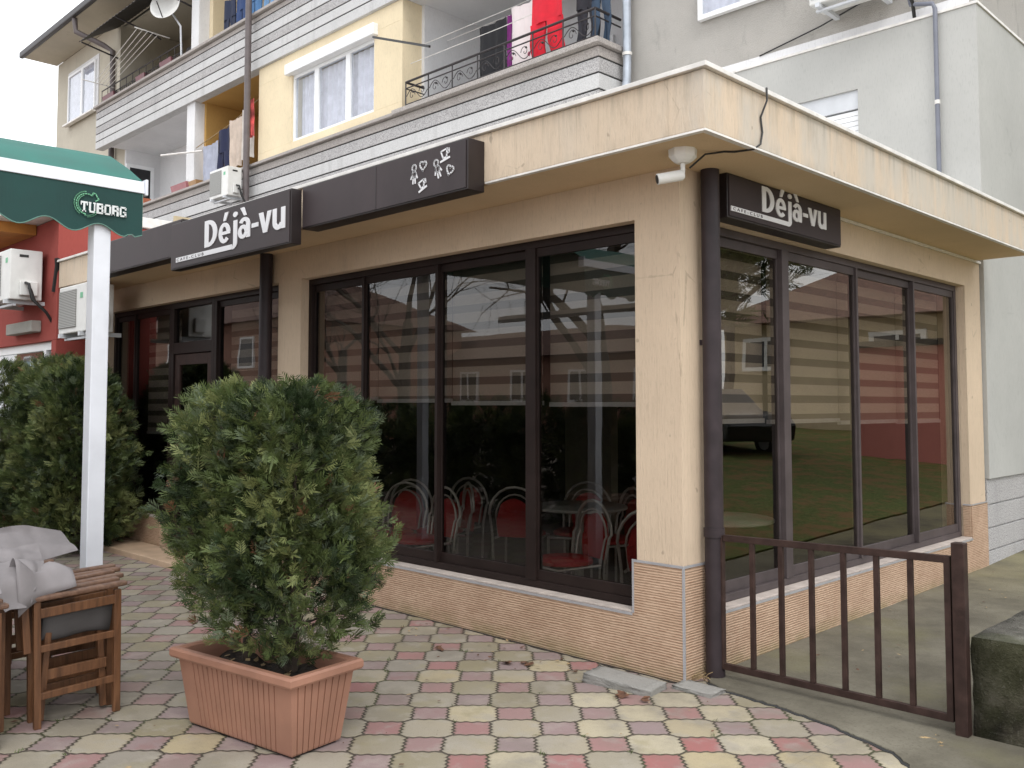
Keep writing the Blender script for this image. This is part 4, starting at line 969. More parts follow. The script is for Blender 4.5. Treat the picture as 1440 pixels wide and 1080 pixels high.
def thuja(name, label, base, prof, n, size, seed, stems=3, sr=.02, group=None, zc=(0, 0), wob=.20, lean=(0, 0), brown=.012, asp=(1, 1, 0), thin=False):
    """prof: (height, radius) pairs; sprays of small scale-leaf lobes fill a noisy shell. asp: x, y stretch and rotation"""
    rg = np.random.default_rng(seed)
    t = thing(name, label, 'shrub', base, group)
    hs_, rs_ = np.array([p[0] for p in prof]), np.array([p[1] for p in prof])
    H0, H1 = hs_[0], hs_[-1]
    hh = np.linspace(H0, H1, 200); wgt = np.interp(hh, hs_, rs_)+.03
    z = rg.choice(hh, n, p=wgt/wgt.sum())+rg.normal(0, .01, n)
    th = rg.uniform(0, 2*np.pi, n)
    ph = rg.uniform(0, 6.28, 8)
    mod = 1+wob*(np.sin(3*th+5.1*z*1.3+ph[0])*np.cos(4.2*z+ph[1])+.7*np.sin(5*th-8*z+ph[2])+.5*np.sin(9*th+13*z+ph[3]))
    rad = np.interp(z, hs_, rs_)*mod*np.clip(rg.uniform(.22, 1.0, n)**.5, 0, 1)
    ex = rg.random(n) < .07; rad[ex] *= 1.10
    # clumps: thin the sprays out in pockets so dark gaps open between the fans
    q3 = 3.1/max(.2, rs_.max())
    fld = np.sin(q3*1.9*rad*np.cos(th)+ph[5])*np.sin(q3*2.3*rad*np.sin(th)+ph[6])+np.sin(q3*1.7*z+ph[7])*np.sin(6*th+ph[0]+2.3*z*q3*.4)
    keep = (fld > -.75)|(rg.random(n) < .25)
    if thin: keep &= (z > H0+.24*(H1-H0))|(rg.random(n) < .42)
    z, th, rad = z[keep], th[keep], rad[keep]; n = len(z)
    dirx, diry = np.cos(th), np.sin(th)
    lx, ly = dirx*rad*asp[0], diry*rad*asp[1]; cr, sr_ = math.cos(asp[2]), math.sin(asp[2])
    px = lx*cr-ly*sr_+lean[0]*(z-H0); py = lx*sr_+ly*cr+lean[1]*(z-H0)
    C = np.stack([px, py, z], 1)
    top = np.clip((z-(H1-.18*(H1-H0)))/(.18*(H1-H0)), 0, 1)
    ax = np.stack([dirx*.62, diry*.62, .42+.6*top], 1)+rg.normal(0, .33, (n, 3)); ax /= np.linalg.norm(ax, axis=1)[:, None]
    tmp = rg.normal(0, 1, (n, 3)); sd_ = np.cross(ax, tmp); sd_ /= np.linalg.norm(sd_, axis=1)[:, None]
    L = size*rg.uniform(.6, 1.35, n)
    segs = [(0, 0, .62, .95, 0)]
    for q, (tt, ln) in enumerate(((.08, .40), (.22, .50), (.36, .48), (.50, .42), (.64, .34), (.78, .26))):
        for sgn in (-1, 1): segs.append((tt, sgn, ln, .15, q))
    segs = [(0, 0, 1.0, .11)]+[(a, s, l, .125) for a, s, l, _, _ in segs[1:]]
    vs, fs = [], []
    droop = rg.uniform(-.25, .05, n)
    nrm = np.cross(ax, sd_)
    for a, s, l, w_ in segs:
        ln = (l*rg.uniform(.75, 1.2, n)*L)[:, None]
        st = C+ax*(a*L)[:, None]
        d_ = ax*(1 if s == 0 else .74)+sd_*(s*.67)+nrm*rg.normal(0, .16, (n, 1)); d_[:, 2] += droop; d_ /= np.linalg.norm(d_, axis=1)[:, None]
        pw = np.cross(nrm+rg.normal(0, .2, (n, 3)), d_); pw /= np.linalg.norm(pw, axis=1)[:, None]
        hw = ln*w_*(.8 if s else .5)
        vs.append(np.stack([st, st+d_*ln*.55+pw*hw, st+d_*ln, st+d_*ln*.55-pw*hw], 1))
    V = np.stack(vs, 1)                                        # n, segs, 4, 3
    ns = V.shape[1]
    verts = V.reshape(-1, 3)
    patch = np.sin(4*th+3*z+ph[4])+np.sin(7.3*z+ph[5])+rg.normal(0, .9, n)
    mi = np.where(patch > 1.1, 2, np.where(patch < -1.0, 1, 0)); mi[rg.random(n) < .13] = 3
    mi[rg.random(n) < brown] = 4
    me = bpy.data.meshes.new('foliage'); nf = n*ns
    me.vertices.add(len(verts)); me.vertices.foreach_set('co', verts.ravel())
    me.loops.add(nf*4); me.loops.foreach_set('vertex_index', np.arange(nf*4))
    me.polygons.add(nf); me.polygons.foreach_set('loop_start', np.arange(nf)*4); me.polygons.foreach_set('loop_total', np.full(nf, 4))
    for mm in LEAF: me.materials.append(mm)
    me.polygons.foreach_set('material_index', np.repeat(mi, ns).astype('i')); me.update(); me.validate()
    o = bpy.data.objects.new('foliage', me); COL.objects.link(o); o.parent = t; o['_o'] = tuple(base)
    tr = MB(); rnd = random.Random(seed)
    for k in range(stems):
        a = rnd.uniform(0, 6.28); r0 = rnd.uniform(.01, .05)*(k > 0)*min(1, rs_.max()*3)
        p = [Vector((math.cos(a)*r0, math.sin(a)*r0, zc[0]))]
        for q in range(1, 7):
            zz = zc[0]+(H1*.92-zc[0])*q/6
            p.append(Vector((math.cos(a)*(r0+.09*q/6*rs_.max()*3)+rnd.uniform(-.015, .015)+lean[0]*max(0, zz-H0), math.sin(a)*(r0+.09*q/6*rs_.max()*3)+rnd.uniform(-.015, .015)+lean[1]*max(0, zz-H0), zz)))
        tr.tube(p, [sr*(1-.8*i/6)*(1 if k == 0 else .65) for i in range(7)], 7)
    # side branches
    for k in range(34):
        zz = rnd.uniform(H0+.05, H1*.92); a = rnd.uniform(0, 6.28); rr = float(np.interp(zz, hs_, rs_))*rnd.uniform(.5, .85)
        q0 = Vector((lean[0]*max(0, zz-.15-H0), lean[1]*max(0, zz-.15-H0), zz-.15)); q1 = Vector((math.cos(a)*rr*asp[0]+lean[0]*(zz-H0), math.sin(a)*rr*asp[1]+lean[1]*(zz-H0), zz))
        tr.tube([q0, (q0+q1)/2+Vector((0, 0, -.02)), q1], [sr*.3, sr*.22, sr*.1], 5)
    b_ = tr.build('trunk', M['bark'], t, org=(0, 0, 0), smooth=True); b_.location = (0, 0, 0)
    return t
rr_ = math.atan2(.705, .709)
thuja('thuja', 'left clipped thuja in the terracotta planter, bare stems showing below', (-1.16, -2.04, .29), [(.22, .10), (.31, .25), (.45, .315), (.64, .315), (.82, .31), (1.02, .31), (1.18, .285), (1.27, .22), (1.33, .08)], 5200, .074, 11, stems=3, sr=.020, lean=(-.03, -.03), brown=.012, thin=True)
thuja('thuja', 'right clipped thuja in the terracotta planter, fuller and bulging to the right', (-.875, -1.96, .29), [(.06, .10), (.14, .25), (.24, .365), (.36, .405), (.50, .40), (.72, .365), (.92, .335), (1.12, .31), (1.25, .255), (1.33, .12)], 9000, .074, 23, stems=4, sr=.022, lean=(.0, .0), brown=.008, thin=True)

# hedge of thujas behind the white post
for i, (x, y, h, r, lb) in enumerate(((-8.75, -.95, 2.02, .60, 'tall thuja at the left end of the hedge, cut by the photo edge'), (-7.95, -.62, 2.06, .52, 'middle thuja of the hedge, left of the white post'), (-7.25, -.62, 2.0, .48, 'right end thuja of the hedge, seen right of the white post'))):
    thuja('hedge_thuja', lb, (x, y, 0), [(.06, r*.75), (.35, r*.98), (h*.45, r), (h*.75, r*.9), (h*.93, r*.6), (h, r*.2)], 8500, .10, 40+i, stems=2, sr=.03, group='hedge of thujas behind the white post', brown=.006)
for i in range(7):  # unseen shrubs added so the lower front panes mirror something dark
    thuja('hedge_thuja', 'unseen low thuja added under the awning to darken the front pane reflections', (-3.5-1.15*i, -4.7-.04*i, 0), [(.05, .5), (.5, .62), (1.1, .60), (1.4, .42), (1.55, .12)], 1300, .2, 90+i, stems=1, sr=.03, group='added hedge row darkening the pane reflections', brown=0)
# fallen leaves on the paving
rnd = random.Random(21); dl = MB()
for i in range(150):
    if i < 60: x, y = rnd.uniform(-2.2, 0), rnd.uniform(-.5, -.03)
    elif i < 110: x, y = rnd.uniform(.05, 1.4), rnd.uniform(.3, 4.8)
    else: x, y = rnd.uniform(-4, .8), rnd.uniform(-3, -.3)
    z = .012 if y < .2 else .03+max(0, y-3)*.012; a = rnd.uniform(0, 6.3); s = rnd.uniform(.006, .02)
    d1 = Vector((math.cos(a), math.sin(a), rnd.uniform(-.2, .3)))*s; d2 = Vector((-math.sin(a), math.cos(a), rnd.uniform(-.2, .3)))*s*.55; p = Vector((x, y, z))
    dl.quad([p-d1, p+d2, p+d1, p-d2], 0 if rnd.random() < .6 else 1)
for i in range(90):
    x, y = rnd.uniform(-3.5, .6), rnd.uniform(-3.2, -.05); s = rnd.uniform(.003, .008); p = Vector((x, y, .009)); a = rnd.uniform(0, 6.3)
    d1 = Vector((math.cos(a), math.sin(a), .1))*s; d2 = Vector((-math.sin(a), math.cos(a), .2))*s*.6; dl.quad([p-d1, p+d2, p+d1, p-d2], rnd.choice((0, 1)))
for (x, y, s) in ((-.95, -.42, .055), (-.88, -.36, .05), (-.10, -.42, .06), (.03, -.40, .04), (-1.5, -.5, .04), (1.33, .12, .03), (1.30, .05, .035), (1.38, .02, .03)):
    for k in range(3):
        p = Vector((x+rnd.uniform(-.03, .03), y+rnd.uniform(-.02, .02), .014)); a = rnd.uniform(0, 6.3); d1 = Vector((math.cos(a), math.sin(a), rnd.uniform(-.15, .3)))*s*.7; d2 = Vector((-math.sin(a), math.cos(a), rnd.uniform(-.1, .5)))*s*.45
        dl.quad([p-d1, p+d2*.8, p+d1, p-d2], 0 if x < 1 else 1)
wd_ = MB()
for i in range(170):
    k, l = rnd.randint(-14, 3), rnd.randint(-10, 0); x = -.022+.302*k+rnd.choice((0, .151))*1.0; y = -.715+.298*(l+2)
    if rnd.random() < .5: x, y = -.022+.302*k+rnd.uniform(-.02, .02), -.715+.298*(l+2)+.149+rnd.uniform(-.03, .03)
    else: x, y = -.022+.302*k+.151+rnd.uniform(-.03, .03), -.715+.298*(l+2)+rnd.uniform(-.02, .02)
    if y > -.05 or (-1.5 < x < -.5 and -2.4 < y < -1.6): continue
    for q in range(rnd.randint(3, 8)):
        a = rnd.uniform(0, 6.3); b_ = Vector((x+rnd.uniform(-.012, .012), y+rnd.uniform(-.012, .012), .0)); d_ = Vector((math.cos(a), math.sin(a), rnd.uniform(.3, 1.4)))*rnd.uniform(.006, .016); w_ = Vector((-math.sin(a), math.cos(a), 0))*.0022
        wd_.quad([b_-w_, b_+w_, b_+d_+w_*.3, b_+d_-w_*.3])
struct(wd_.build('joint_weeds', LEAF[0]), 'stuff')
struct(dl.build('fallen_leaves', [M['leafdry'], M['straw']]), 'stuff')
st = MB()
for i in range(26):
    a = rnd.uniform(0, 6.3); p = Vector((rnd.uniform(.0, .09), rnd.uniform(.05, .16), .02)); d_ = Vector((math.cos(a), math.sin(a), rnd.uniform(.0, .8)))*rnd.uniform(.02, .05)
    st.tube([p, p+d_*.5+Vector((0, 0, .006)), p+d_], .0016, 4)
struct(st.build('dry_grass', M['straw']), 'stuff')

# ------------------------------------------------------------------ apartment building
ap_ = thing('apartment_building', 'three storey apartment block with banded balconies and yellow bays behind the cafe', 'building', (-10, 5.1, 0))
def part(name, mat, *boxes, parent=ap_, bevel=0):
    if name in ('loggia_wall', 'ceiling', 'slab', 'wall') and len(boxes) > 1:
        return [part(name, mat, q, parent=parent, bevel=bevel) for q in boxes]
    b = MB()
    for q in boxes: b.box(*q)
    return b.build(name, M[mat], parent, bevel=bevel)
YW = 5.1
part('wall', 'greywall', (-4.33, -.06, YW, 14, 0, 11.6))
part('wall', 'beigewall', (-25.4, -20.42, YW, 9, 0, 11.6), (-25.4, -4.34, 6.6, 9, 0, 11.6))
part('wall', 'beigewall', (-20.42, -4.331, 4.76, 6.6, 0, 4.9))
# floor slabs of the loggias
part('slab', 'white_r', (-8.43, -4.331, 4.76, 6.6, 4.9, 5.3), (-20.42, -15.79, 4.76, 6.6, 4.9, 5.3))
part('slab', 'orange', (-15.79, -8.43, 4.76, 6.6, 4.9, 5.3))
part('ceiling', 'white_r', (-8.43, -4.331, 4.76, 6.6, 8.08, 8.3), (-20.42, -15.79, 4.76, 6.6, 8.08, 8.3))
part('ceiling', 'orange', (-15.79, -8.4305, 4.76, 6.6, 8.08, 8.3))
part('loggia_wall', 'white_r', (-8.43, -4.331, 6.5, 6.6, 5.3, 8.08), (-20.42, -15.79, 6.5, 6.6, 5.3, 8.08), (-8.4295, -8.36, 5.02, 6.5, 5.3, 8.08), (-20.42, -20.35, 5.1, 6.5, 5.3, 8.08))
part('loggia_wall', 'orange', (-15.58, -12.9, 6.5, 6.6, 5.3, 8.08), (-15.58, -15.50, 4.84, 6.5, 5.3, 8.08))
part('partition', 'white_r', (-15.95, -15.581, 4.62, 6.5, 5.3, 8.08))
part('bay_wall', 'yellow', (-12.9, -8.43, 4.62, 6.5, 5.3, 6.40), (-12.9, -8.43, 4.62, 6.5, 7.74, 8.08), (-12.9, -11.72, 4.62, 6.5, 6.40, 7.74), (-9.18, -8.43, 4.62, 6.5, 6.40, 7.74), bevel=.004)
# banded parapets: alternating pebbledash and pale strips with dark joints
def parapet(zs, x0, x1, ret, mats):
    """zs: strip borders from top to bottom"""
    pr = thing_part('parapet', x0, x1, zs)
    return pr
def bands(z_edges, x0, x1, kinds, end=True, yb=4.56):
    g = {}
    for (za, zb), k in zip(zip(z_edges, z_edges[1:]), kinds):
        g.setdefault(k, []).append((x0, x1, yb, yb+.2, zb+.012, za-.012))
        if end: g[k].append((x1-.2, x1, yb+.2001, YW-.001, zb+.012, za-.012))
    first = None
    for k, bx in g.items():
        o = part('parapet_band', k, *bx, bevel=.004)
    part('parapet_joint', 'joint', (x0+.01, x1-.015, yb+.012, yb+.19, z_edges[-1]+.03, z_edges[0]-.01), (x1-.19, x1-.015, yb+.1901, YW-.002, z_edges[-1]+.03, z_edges[0]-.01))
bands([6.15, 6.0, 5.795, 5.58, 5.37, 5.16, 4.95], -20.95, -4.33, ['coping', 'granite', 'granite_l', 'granite', 'granite_l', 'granite'])
part('coping', 'coping', (-8.5, -4.27, 4.46, 4.78, 6.151, 6.225), (-4.55, -4.27, 4.7801, YW-.001, 6.151, 6.225), bevel=.008)
part('coping', 'coping', (-21.0, -8.501, 4.49, 4.78, 6.151, 6.205), bevel=.008)
bands([9.13, 9.02, 8.84, 8.65, 8.46, 8.27, 8.07], -20.95, -4.33, ['coping', 'granite', 'granite_l', 'granite', 'granite_l', 'granite_l'])
part('coping', 'coping', (-21.0, -4.27, 4.49, 4.78, 9.131, 9.19), bevel=.008)
# upper storey
part('slab', 'beigewall', (-20.42, -4.34, 4.76, 6.6, 8.3005, 8.34), (-20.42, -4.34, 4.9, 6.6, 11.2, 11.6))
part('loggia_wall', 'yellow', (-15.4, -4.34, 6.45, 6.6, 8.34, 11.2), (-15.55, -15.4, 4.9, 6.45, 8.34, 11.2))
part('partition', 'white_r', (-15.9, -15.551, 4.66, 6.5, 8.34, 11.2))
part('loggia_wall', 'beigewall', (-20.42, -15.9, 6.45, 6.6, 8.34, 11.2), (-20.42, -20.22, 4.85, 6.45, 8.34, 11.6), (-20.22, -15.9, 4.85, 4.95, 11.2, 11.6))
part('roof', 'tileroof', (-25.45, .3, 4.4, 14, 11.76, 11.95))
part('eave', 'beigewall', (-25.5, .4, 4.2, 5.1, 11.61, 11.75))
part('gutter', 'metal_dark', (-25.6, .5, 4.08, 4.2, 11.60, 11.78), bevel=.03)
# insulated grey block at the right corner, with its plinth
part('insulation', 'greyplain', (-3.4, -1.93, 5.0, YW-.002, .855, 5.45), (-1.16, .035, 5.0, YW-.002, .855, 5.45), (-1.93, -1.16, 5.0, YW-.002, 4.9, 5.45), (-1.93, -1.16, 5.0, YW-.002, .855, 3.6), (-.058, .035, YW-.0015, 14, .855, 5.45))
part('insulation_flashing', 'flash', (-3.42, .05, 4.985, YW, 5.452, 5.478), (-.05, .05, YW+.0005, 14, 5.452, 5.478))
part('mortar_strip', 'white_r', (-3.42, -.062, YW-.012, YW-.0005, 5.48, 5.60))
pg = MB()
for za, zb in ((.0, .17), (.185, .38), (.395, .60), (.615, .85)): pg.box(-.058, .012, YW-.1, 14, za, zb)
pg.box(-.058, -.005, YW-.09, 14, 0, .852); pg.build('stone_plinth', M['granite'], ap_, bevel=.003)
rs_ = part('roller_shutter', 'shutter', (-1.928, -1.162, 5.03, 5.097, 4.70, 4.899))
sm = MB()
for i in range(20): sm.box(-1.92, -1.17, 5.05, 5.062, 4.69-.055*(i+1), 4.69-.055*i-.006)
sm.box(-1.92, -1.17, 5.066, 5.09, 3.6, 4.69); sm.build('slats', M['pvc'], rs_)

def pvc_window(x0, x1, z0, z1, y, splits, shutter=None, sill=True, surround=0, cd=.16):
    f = MB(); e = .06
    f.box(x0, x1, y, y+.07, z0, z0+e); f.box(x0, x1, y, y+.07, z1-e, z1); f.box(x0, x0+e, y, y+.07, z0+e, z1-e); f.box(x1-e, x1, y, y+.07, z0+e, z1-e)
    for s in splits: f.box(s-.065, s+.065, y-.004, y+.066, z0+e, z1-e)
    wn = f.build('window', M['pvc'], ap_, bevel=.004)
    g = MB(); xs = [x0+e]+[k for s in splits for k in (s-.065, s+.065)]+[x1-e]
    for a, b in zip(xs[::2], xs[1::2]): 
        g = MB(); g.box(a, b, y+.03, y+.036, z0+e, z1-e); g.build('pane', M['glass_pl'], wn)
    cu = MB(); n = int((x1-x0)*9)
    cu.sheet(lambda u, v: (x0+e+(x1-x0-2*e)*u, y+cd+cd*.14*math.sin(u*n*2*math.pi/1.4)+cd*.06*math.sin(u*31), z0+.02+(z1-z0-.05)*v), n*6, 2, .003); cu.build('curtain', M['curtain'], wn, smooth=True)
    if sill: MB().box(x0-.08, x1+.08, y-.10, y+.02, z0-.05, z0-.001).build('sill', M['flash'], wn, bevel=.004)
    if surround:
        s_ = MB(); t = surround; yy = YW
        s_.box(x0-t, x0-.001, yy-.03, yy+.05, z0, z1+t); s_.box(x1+.001, x1+t, yy-.03, yy+.05, z0, z1+t); s_.box(x0-.0005, x1+.0005, yy-.03, yy+.05, z1+.001, z1+t); s_.build('surround', M['white_r'], wn)
    if shutter: MB().box(x0-.10, x1+.10, y-.14, y+.06, z1+.001, z1+.20).build('shutter_box', M['pvc'], wn, bevel=.012)
    return wn
pvc_window(-11.72, -9.18, 6.40, 7.66, 4.66, [-10.95, -9.98], shutter=True, sill=False)
MB().box(-11.72, -9.18, 4.75, 6.45, 6.39, 6.399).build('room_floor', M['dark'], ap_)
pvc_window(-24.35, -22.35, 9.55, 10.98, YW-.08, [-23.3], surround=.12, cd=.06)
pvc_window(-3.15, -1.95, 6.24, 7.7, YW-.08, [-2.5], sill=False, cd=.06)
# rear doors and windows inside the loggias
def dark_win(x0, x1, z0, z1, y):
    f = MB(); e = .09
    f.box(x0, x1, y-.05, y-.001, z0, z0+e); f.box(x0, x1, y-.05, y-.001, z1-e, z1); f.box(x0, x0+e, y-.05, y-.001, z0+e, z1-e); f.box(x1-e, x1, y-.05, y-.001, z0+e, z1-e)
    wn = f.build('window', M['pvc'], ap_); g = MB(); g.box(x0+e, x1-e, y-.03, y-.002, z0+e, z1-e); g.build('pane', M['carpaint'], wn)
dark_win(-17.9, -17.3, 5.4, 7.25, 6.0)
f = MB(); f.box(-20.349, -20.30, 5.10, 5.19, 5.3, 7.72); f.box(-20.349, -20.30, 5.73, 5.82, 5.3, 7.72); f.box(-20.349, -20.30, 5.19, 5.73, 7.63, 7.72); wn = f.build('door', M['pvc'], ap_)
g = MB(); g.box(-20.348, -20.315, 5.19, 5.73, 5.3, 7.63); g.build('pane', M['carpaint'], wn)
part('loggia_wall', 'white_r', (-20.35, -15.951, 6.0, 6.1, 5.3, 8.08))
dark_win(-14.6, -13.3, 5.4, 7.3, 6.5)
dark_win(-7.4, -5.6, 5.4, 7.2, 6.5)
dark_win(-19.2, -17.6, 8.4, 10.4, 6.45)
for x, mt in ((-17.3, 'white ceiling of the corner loggia'), (-13.6, 'ochre ceiling of the laundry loggia')):
    tag(MB().lathe((x, 5.6, 8.0), [(.10, .0), (.15, .03), (.16, .079)], 20).build('ceiling_light', M['shutter'], org=(x, 5.6, 8.0), smooth=True), 'round ceiling light on the '+mt, 'ceiling light')

# rainwater pipes on the building
def pipe(label, pts, r, mat, joints=()):
    t = thing('downpipe', label, 'downpipe', pts[-1]); MB().tube(pts, r, 14).build('pipe', M[mat], t, smooth=True)
    for p in joints: MB().tube([(p[0], p[1], p[2]-.02), (p[0], p[1], p[2]+.02)], r*1.22, 14).build('clamp', M['flash'], t, smooth=True)
pipe('long brown downpipe crossing both balcony bands right of the air conditioner', [(-12.95, 4.40, 11.5), (-12.95, 4.40, 9.2), (-12.95, 4.40, 3.3)], .062, 'pipetaupe', ())
pipe('pale zinc downpipe at the right end of the balcony with red trousers', [(-4.2, 4.98, 11.5), (-4.2, 4.98, 6.0), (-4.2, 4.97, 5.75), (-4.24, 4.93, 5.35), (-4.26, 4.92, 3.27)], .055, 'pipezinc', [(-4.2, 4.98, 6.1)])
pipe('dark grey drain pipe with white clamps running down the smooth grey block', [(-.60, 5.0, 5.70), (-.58, 4.97, 5.62), (-.36, 4.96, 5.56), (-.335, 4.955, 5.5), (-.335, 4.955, 4.4), (-.335, 4.955, 3.26)], .022, 'pipegrey', [(-.335, 4.955, 4.55), (-.335, 4.955, 3.62)])
pipe('dark eave downpipe with a swan neck beside the attic window', [(-21.6, 4.2, 11.6), (-21.55, 4.22, 11.25), (-21.2, 4.8, 10.95), (-21.05, 4.98, 10.8), (-21.05, 5.0, 9.4), (-21.05, 5.0, 3.3)], .07, 'pipetaupe')
tag(MB().tube([(-2.35, 5.08, 5.6), (-1.6, 5.06, 5.72), (-.9, 5.06, 5.9), (-.62, 5.05, 5.92), (-.3, 5.05, 5.75)], .008, 6).build('cable', M['black'], smooth=True), 'thin black cable curving over the grey block', 'cable')

# ------------------------------------------------------------------ air conditioners
def aircon(label, x0, x1, yf, yb, z0, z1, rot=0, hoses=True):
    t = thing('air_conditioner', label, 'air conditioner', ((x0+x1)/2, yb, z0), 'outdoor air conditioning units')
    MB().box(x0, x1, yf, yb, z0, z1).build('casing', M['acwhite'], t, bevel=.012)
    xg0, xg1 = x0+.03*(x1-x0), x0+.66*(x1-x0)
    MB().box(xg0, xg1, yf-.012, yf-.0005, z0+.06, z1-.05).build('fan_grille', M['acgrille'], t, bevel=.004)
    k = MB(); k.box(x0+.08, x0+.13, yf-.03, yb+.12, z0-.045, z0-.001); k.box(x1-.13, x1-.08, yf-.03, yb+.12, z0-.045, z0-.001); k.box(x0+.05, x1-.05, yf+.05, yf+.09, z0-.07, z0-.0455)
    k.build('bracket', M['shutter'], t)
    MB().box(x1+.0005, x1+.05, yf+.10, yb-.06, z0+.05, z0+.22).build('valve_cover', M['acwhite'], t, bevel=.01)
    MB().box(x1+.0005, x1+.006, yf+.10, yf+.2, z1-.09, z1-.06).build('hand_grip', M['black'], t)
    MB().box(x1-.16, x1-.09, yf-.004, yf-.0005, z1-.16, z1-.10).build('label_plate', M['lgreen'], t)
    if hoses:
        h = MB(); 
        h.tube([(x1+.05, yf+.16, z0+.2), (x1+.13, yf+.17, z0+.18), (x1+.16, yf+.2, z0+.0), (x1+.17, yb, z0-.15), (x1+.15, yb+.1, z0-.3)], .018, 8)
        h.tube([(x1+.05, yf+.2, z0+.14), (x1+.10, yf+.2, z0+.12), (x1+.13, yf+.24, z0-.02), (x1+.17, yb, z0-.15)], .018, 8); h.build('hose', M['black'], t, smooth=True)
    return t
aircon('white air conditioner hung on the lower balcony band beside the long downpipe', -13.67, -12.95, 4.02, 4.31, 5.53, 6.09)
aircon('large white air conditioner with dark hoses on the red shop wall', -9.75, -8.78, -.92, -.56, 2.80, 3.40)
aircon('white air conditioner under the cafe eave, half behind the white post', -8.02, -7.22, -.62, -.32, 2.35, 2.88, hoses=False)
aircon('white air conditioner seen from below beside the attic level white window', -1.5, -.72, 4.62, 4.95, 5.78, 6.4)
MB()
tag(MB().tube([(-8.55, -.5, 2.9), (-8.46, -.5, 3.2), (-8.42, -.52, 3.28)], .03, 8).build('hose', M['black'], smooth=True), 'thick black hose on the corner of the red shop', 'hose')

# ------------------------------------------------------------------ balcony things
rl = thing('balcony_railing', 'ornate dark iron railing with scrolls on the balcony with red trousers', 'railing', (-6.3, 4.53, 6.225))
def rail_bar(nm, a, b, r): MB().tube([a, b], r, 6).build(nm, M['metal_dark'], rl)
X0, X1, ZR = -8.22, -4.36, 6.225
rail_bar('top_rail', (X0, 4.53, ZR+.40), (X1, 4.53, ZR+.40), .018); rail_bar('rail', (X0, 4.53, ZR+.30), (X1, 4.53, ZR+.30), .010); rail_bar('rail', (X0, 4.53, ZR+.04), (X1, 4.53, ZR+.04), .010)
for xx in (X0, X1):
    yr = 5.05 if xx == X1 else 4.9
    rail_bar('top_rail', (xx, 4.53, ZR+.40), (xx, yr, ZR+.40), .018); rail_bar('rail', (xx, 4.53, ZR+.30), (xx, yr, ZR+.30), .010); rail_bar('rail', (xx, 4.53, ZR+.04), (xx, yr, ZR+.04), .010)
for i in range(8):
    x = X0+(X1-X0)*i/7; rail_bar('baluster', (x, 4.53, ZR-.01), (x, 4.53, ZR+.40), .011)
sc = MB()
for i in range(7):
    xa, xb = X0+(X1-X0)*i/7, X0+(X1-X0)*(i+1)/7; L = xb-xa
    q = lambda u, v: (xa+L*u, 4.53, ZR+.05+.24*v)
    sc.tube([q(.04+.92*t/16, .5+.38*math.sin(2*math.pi*t/16)) for t in range(17)], .006, 5)
    for cx, cz, s in ((.28, .45, 1), (.72, .55, -1)):
        sc.tube([q(cx+(.17-.012*k)*math.cos(k*.55)*s*.8, cz+(.36-.026*k)*math.sin(k*.55)) for k in range(13)], .005, 5)
        sc.lathe((xa+L*(cx+.05), 4.53, ZR+.05+.24*(cz+.2)), [(.012, -.012), (.02, 0), (.012, .012)], 6)
sc.build('scrollwork', M['metal_dark'], rl)
tag(MB().bar((-8.98, 4.45, 7.55), (-7.25, 4.2, 6.84), .035).build('pole', M['black'], org=(-8.98, 4.45, 7.55)), 'black bar sticking out across the yellow bay corner', 'bar')
for k, (ya, za) in enumerate(((5.0, 7.42), (5.5, 7.62), (4.72, 7.02))):
    tag(MB().tube([(-8.34, ya, za-.01), (-6.3, ya, za-.03), (-4.34, ya, za)], .006, 5).build('clothes_line', M['flash']), ('clothes line carrying the towel and trousers over the ornate railing', 'rear clothes line high in the white loggia', 'front clothes line low in the white loggia')[k], 'clothes line')

# laundry
def cloth(name, label, cat, x0, x1, y, z0, z1, mat, seed, group, fold=.03, taper=0):
    rnd = random.Random(seed); a, b_ = rnd.uniform(0, 6), rnd.uniform(8, 14)
    def fn(u, v):
        xx = x0+(x1-x0)*(u*(1-taper*(1-v))+taper*(1-v)*.5)
        return (xx+.01*math.sin(9*v+a), y-.02+fold*(1-v*.6)*math.sin(u*b_+a+v)+.012*math.sin(u*23+a), z0+(z1-z0)*v-.025*math.sin(math.pi*u)*v+.02*(1-v)*math.sin(u*7+a))
    s = MB(); s.sheet(fn, 18, 10, .006)
    return tag(s.build(name, mat, org=(x0, y, z0), smooth=True), label, cat, group)
def trousers(name, label, x0, x1, y, z0, z1, mat, seed, group, crotch=.45):
    xm = (x0+x1)/2; s = MB(); rnd = random.Random(seed); a = rnd.uniform(0, 6)
    zc = z0+(z1-z0)*(1-crotch)
    def leg(xa, xb, sx):
        def fn(u, v):
            w_ = .80+.2*v; c_ = (xa+xb)/2+sx*.03*(1-v)
            return (c_+(u-.5)*(xb-xa)*w_+.012*math.sin(8*v+a), y+.03*math.sin(u*6+a+3*v)*(1.2-v), z0+(zc-z0)*v)
        s.sheet(fn, 8, 10, .03)
    leg(x0, xm-.012, -1); leg(xm+.012, x1, 1)
    s.sheet(lambda u, v: (x0+(x1-x0)*(.04*v+u*(1-.08*v)), y+.025*math.sin(u*9+a), zc-.01+(z1-zc)*v-.03*math.sin(math.pi*u)*v), 12, 6, .03)
    return tag(s.build(name, mat, org=(x0, y, z0), smooth=True), label, 'trousers', group)
C_ = lambda nm, c, v=.12: simple(nm, c, .9, var=v, scale=5, bump=.3, bscale=200)
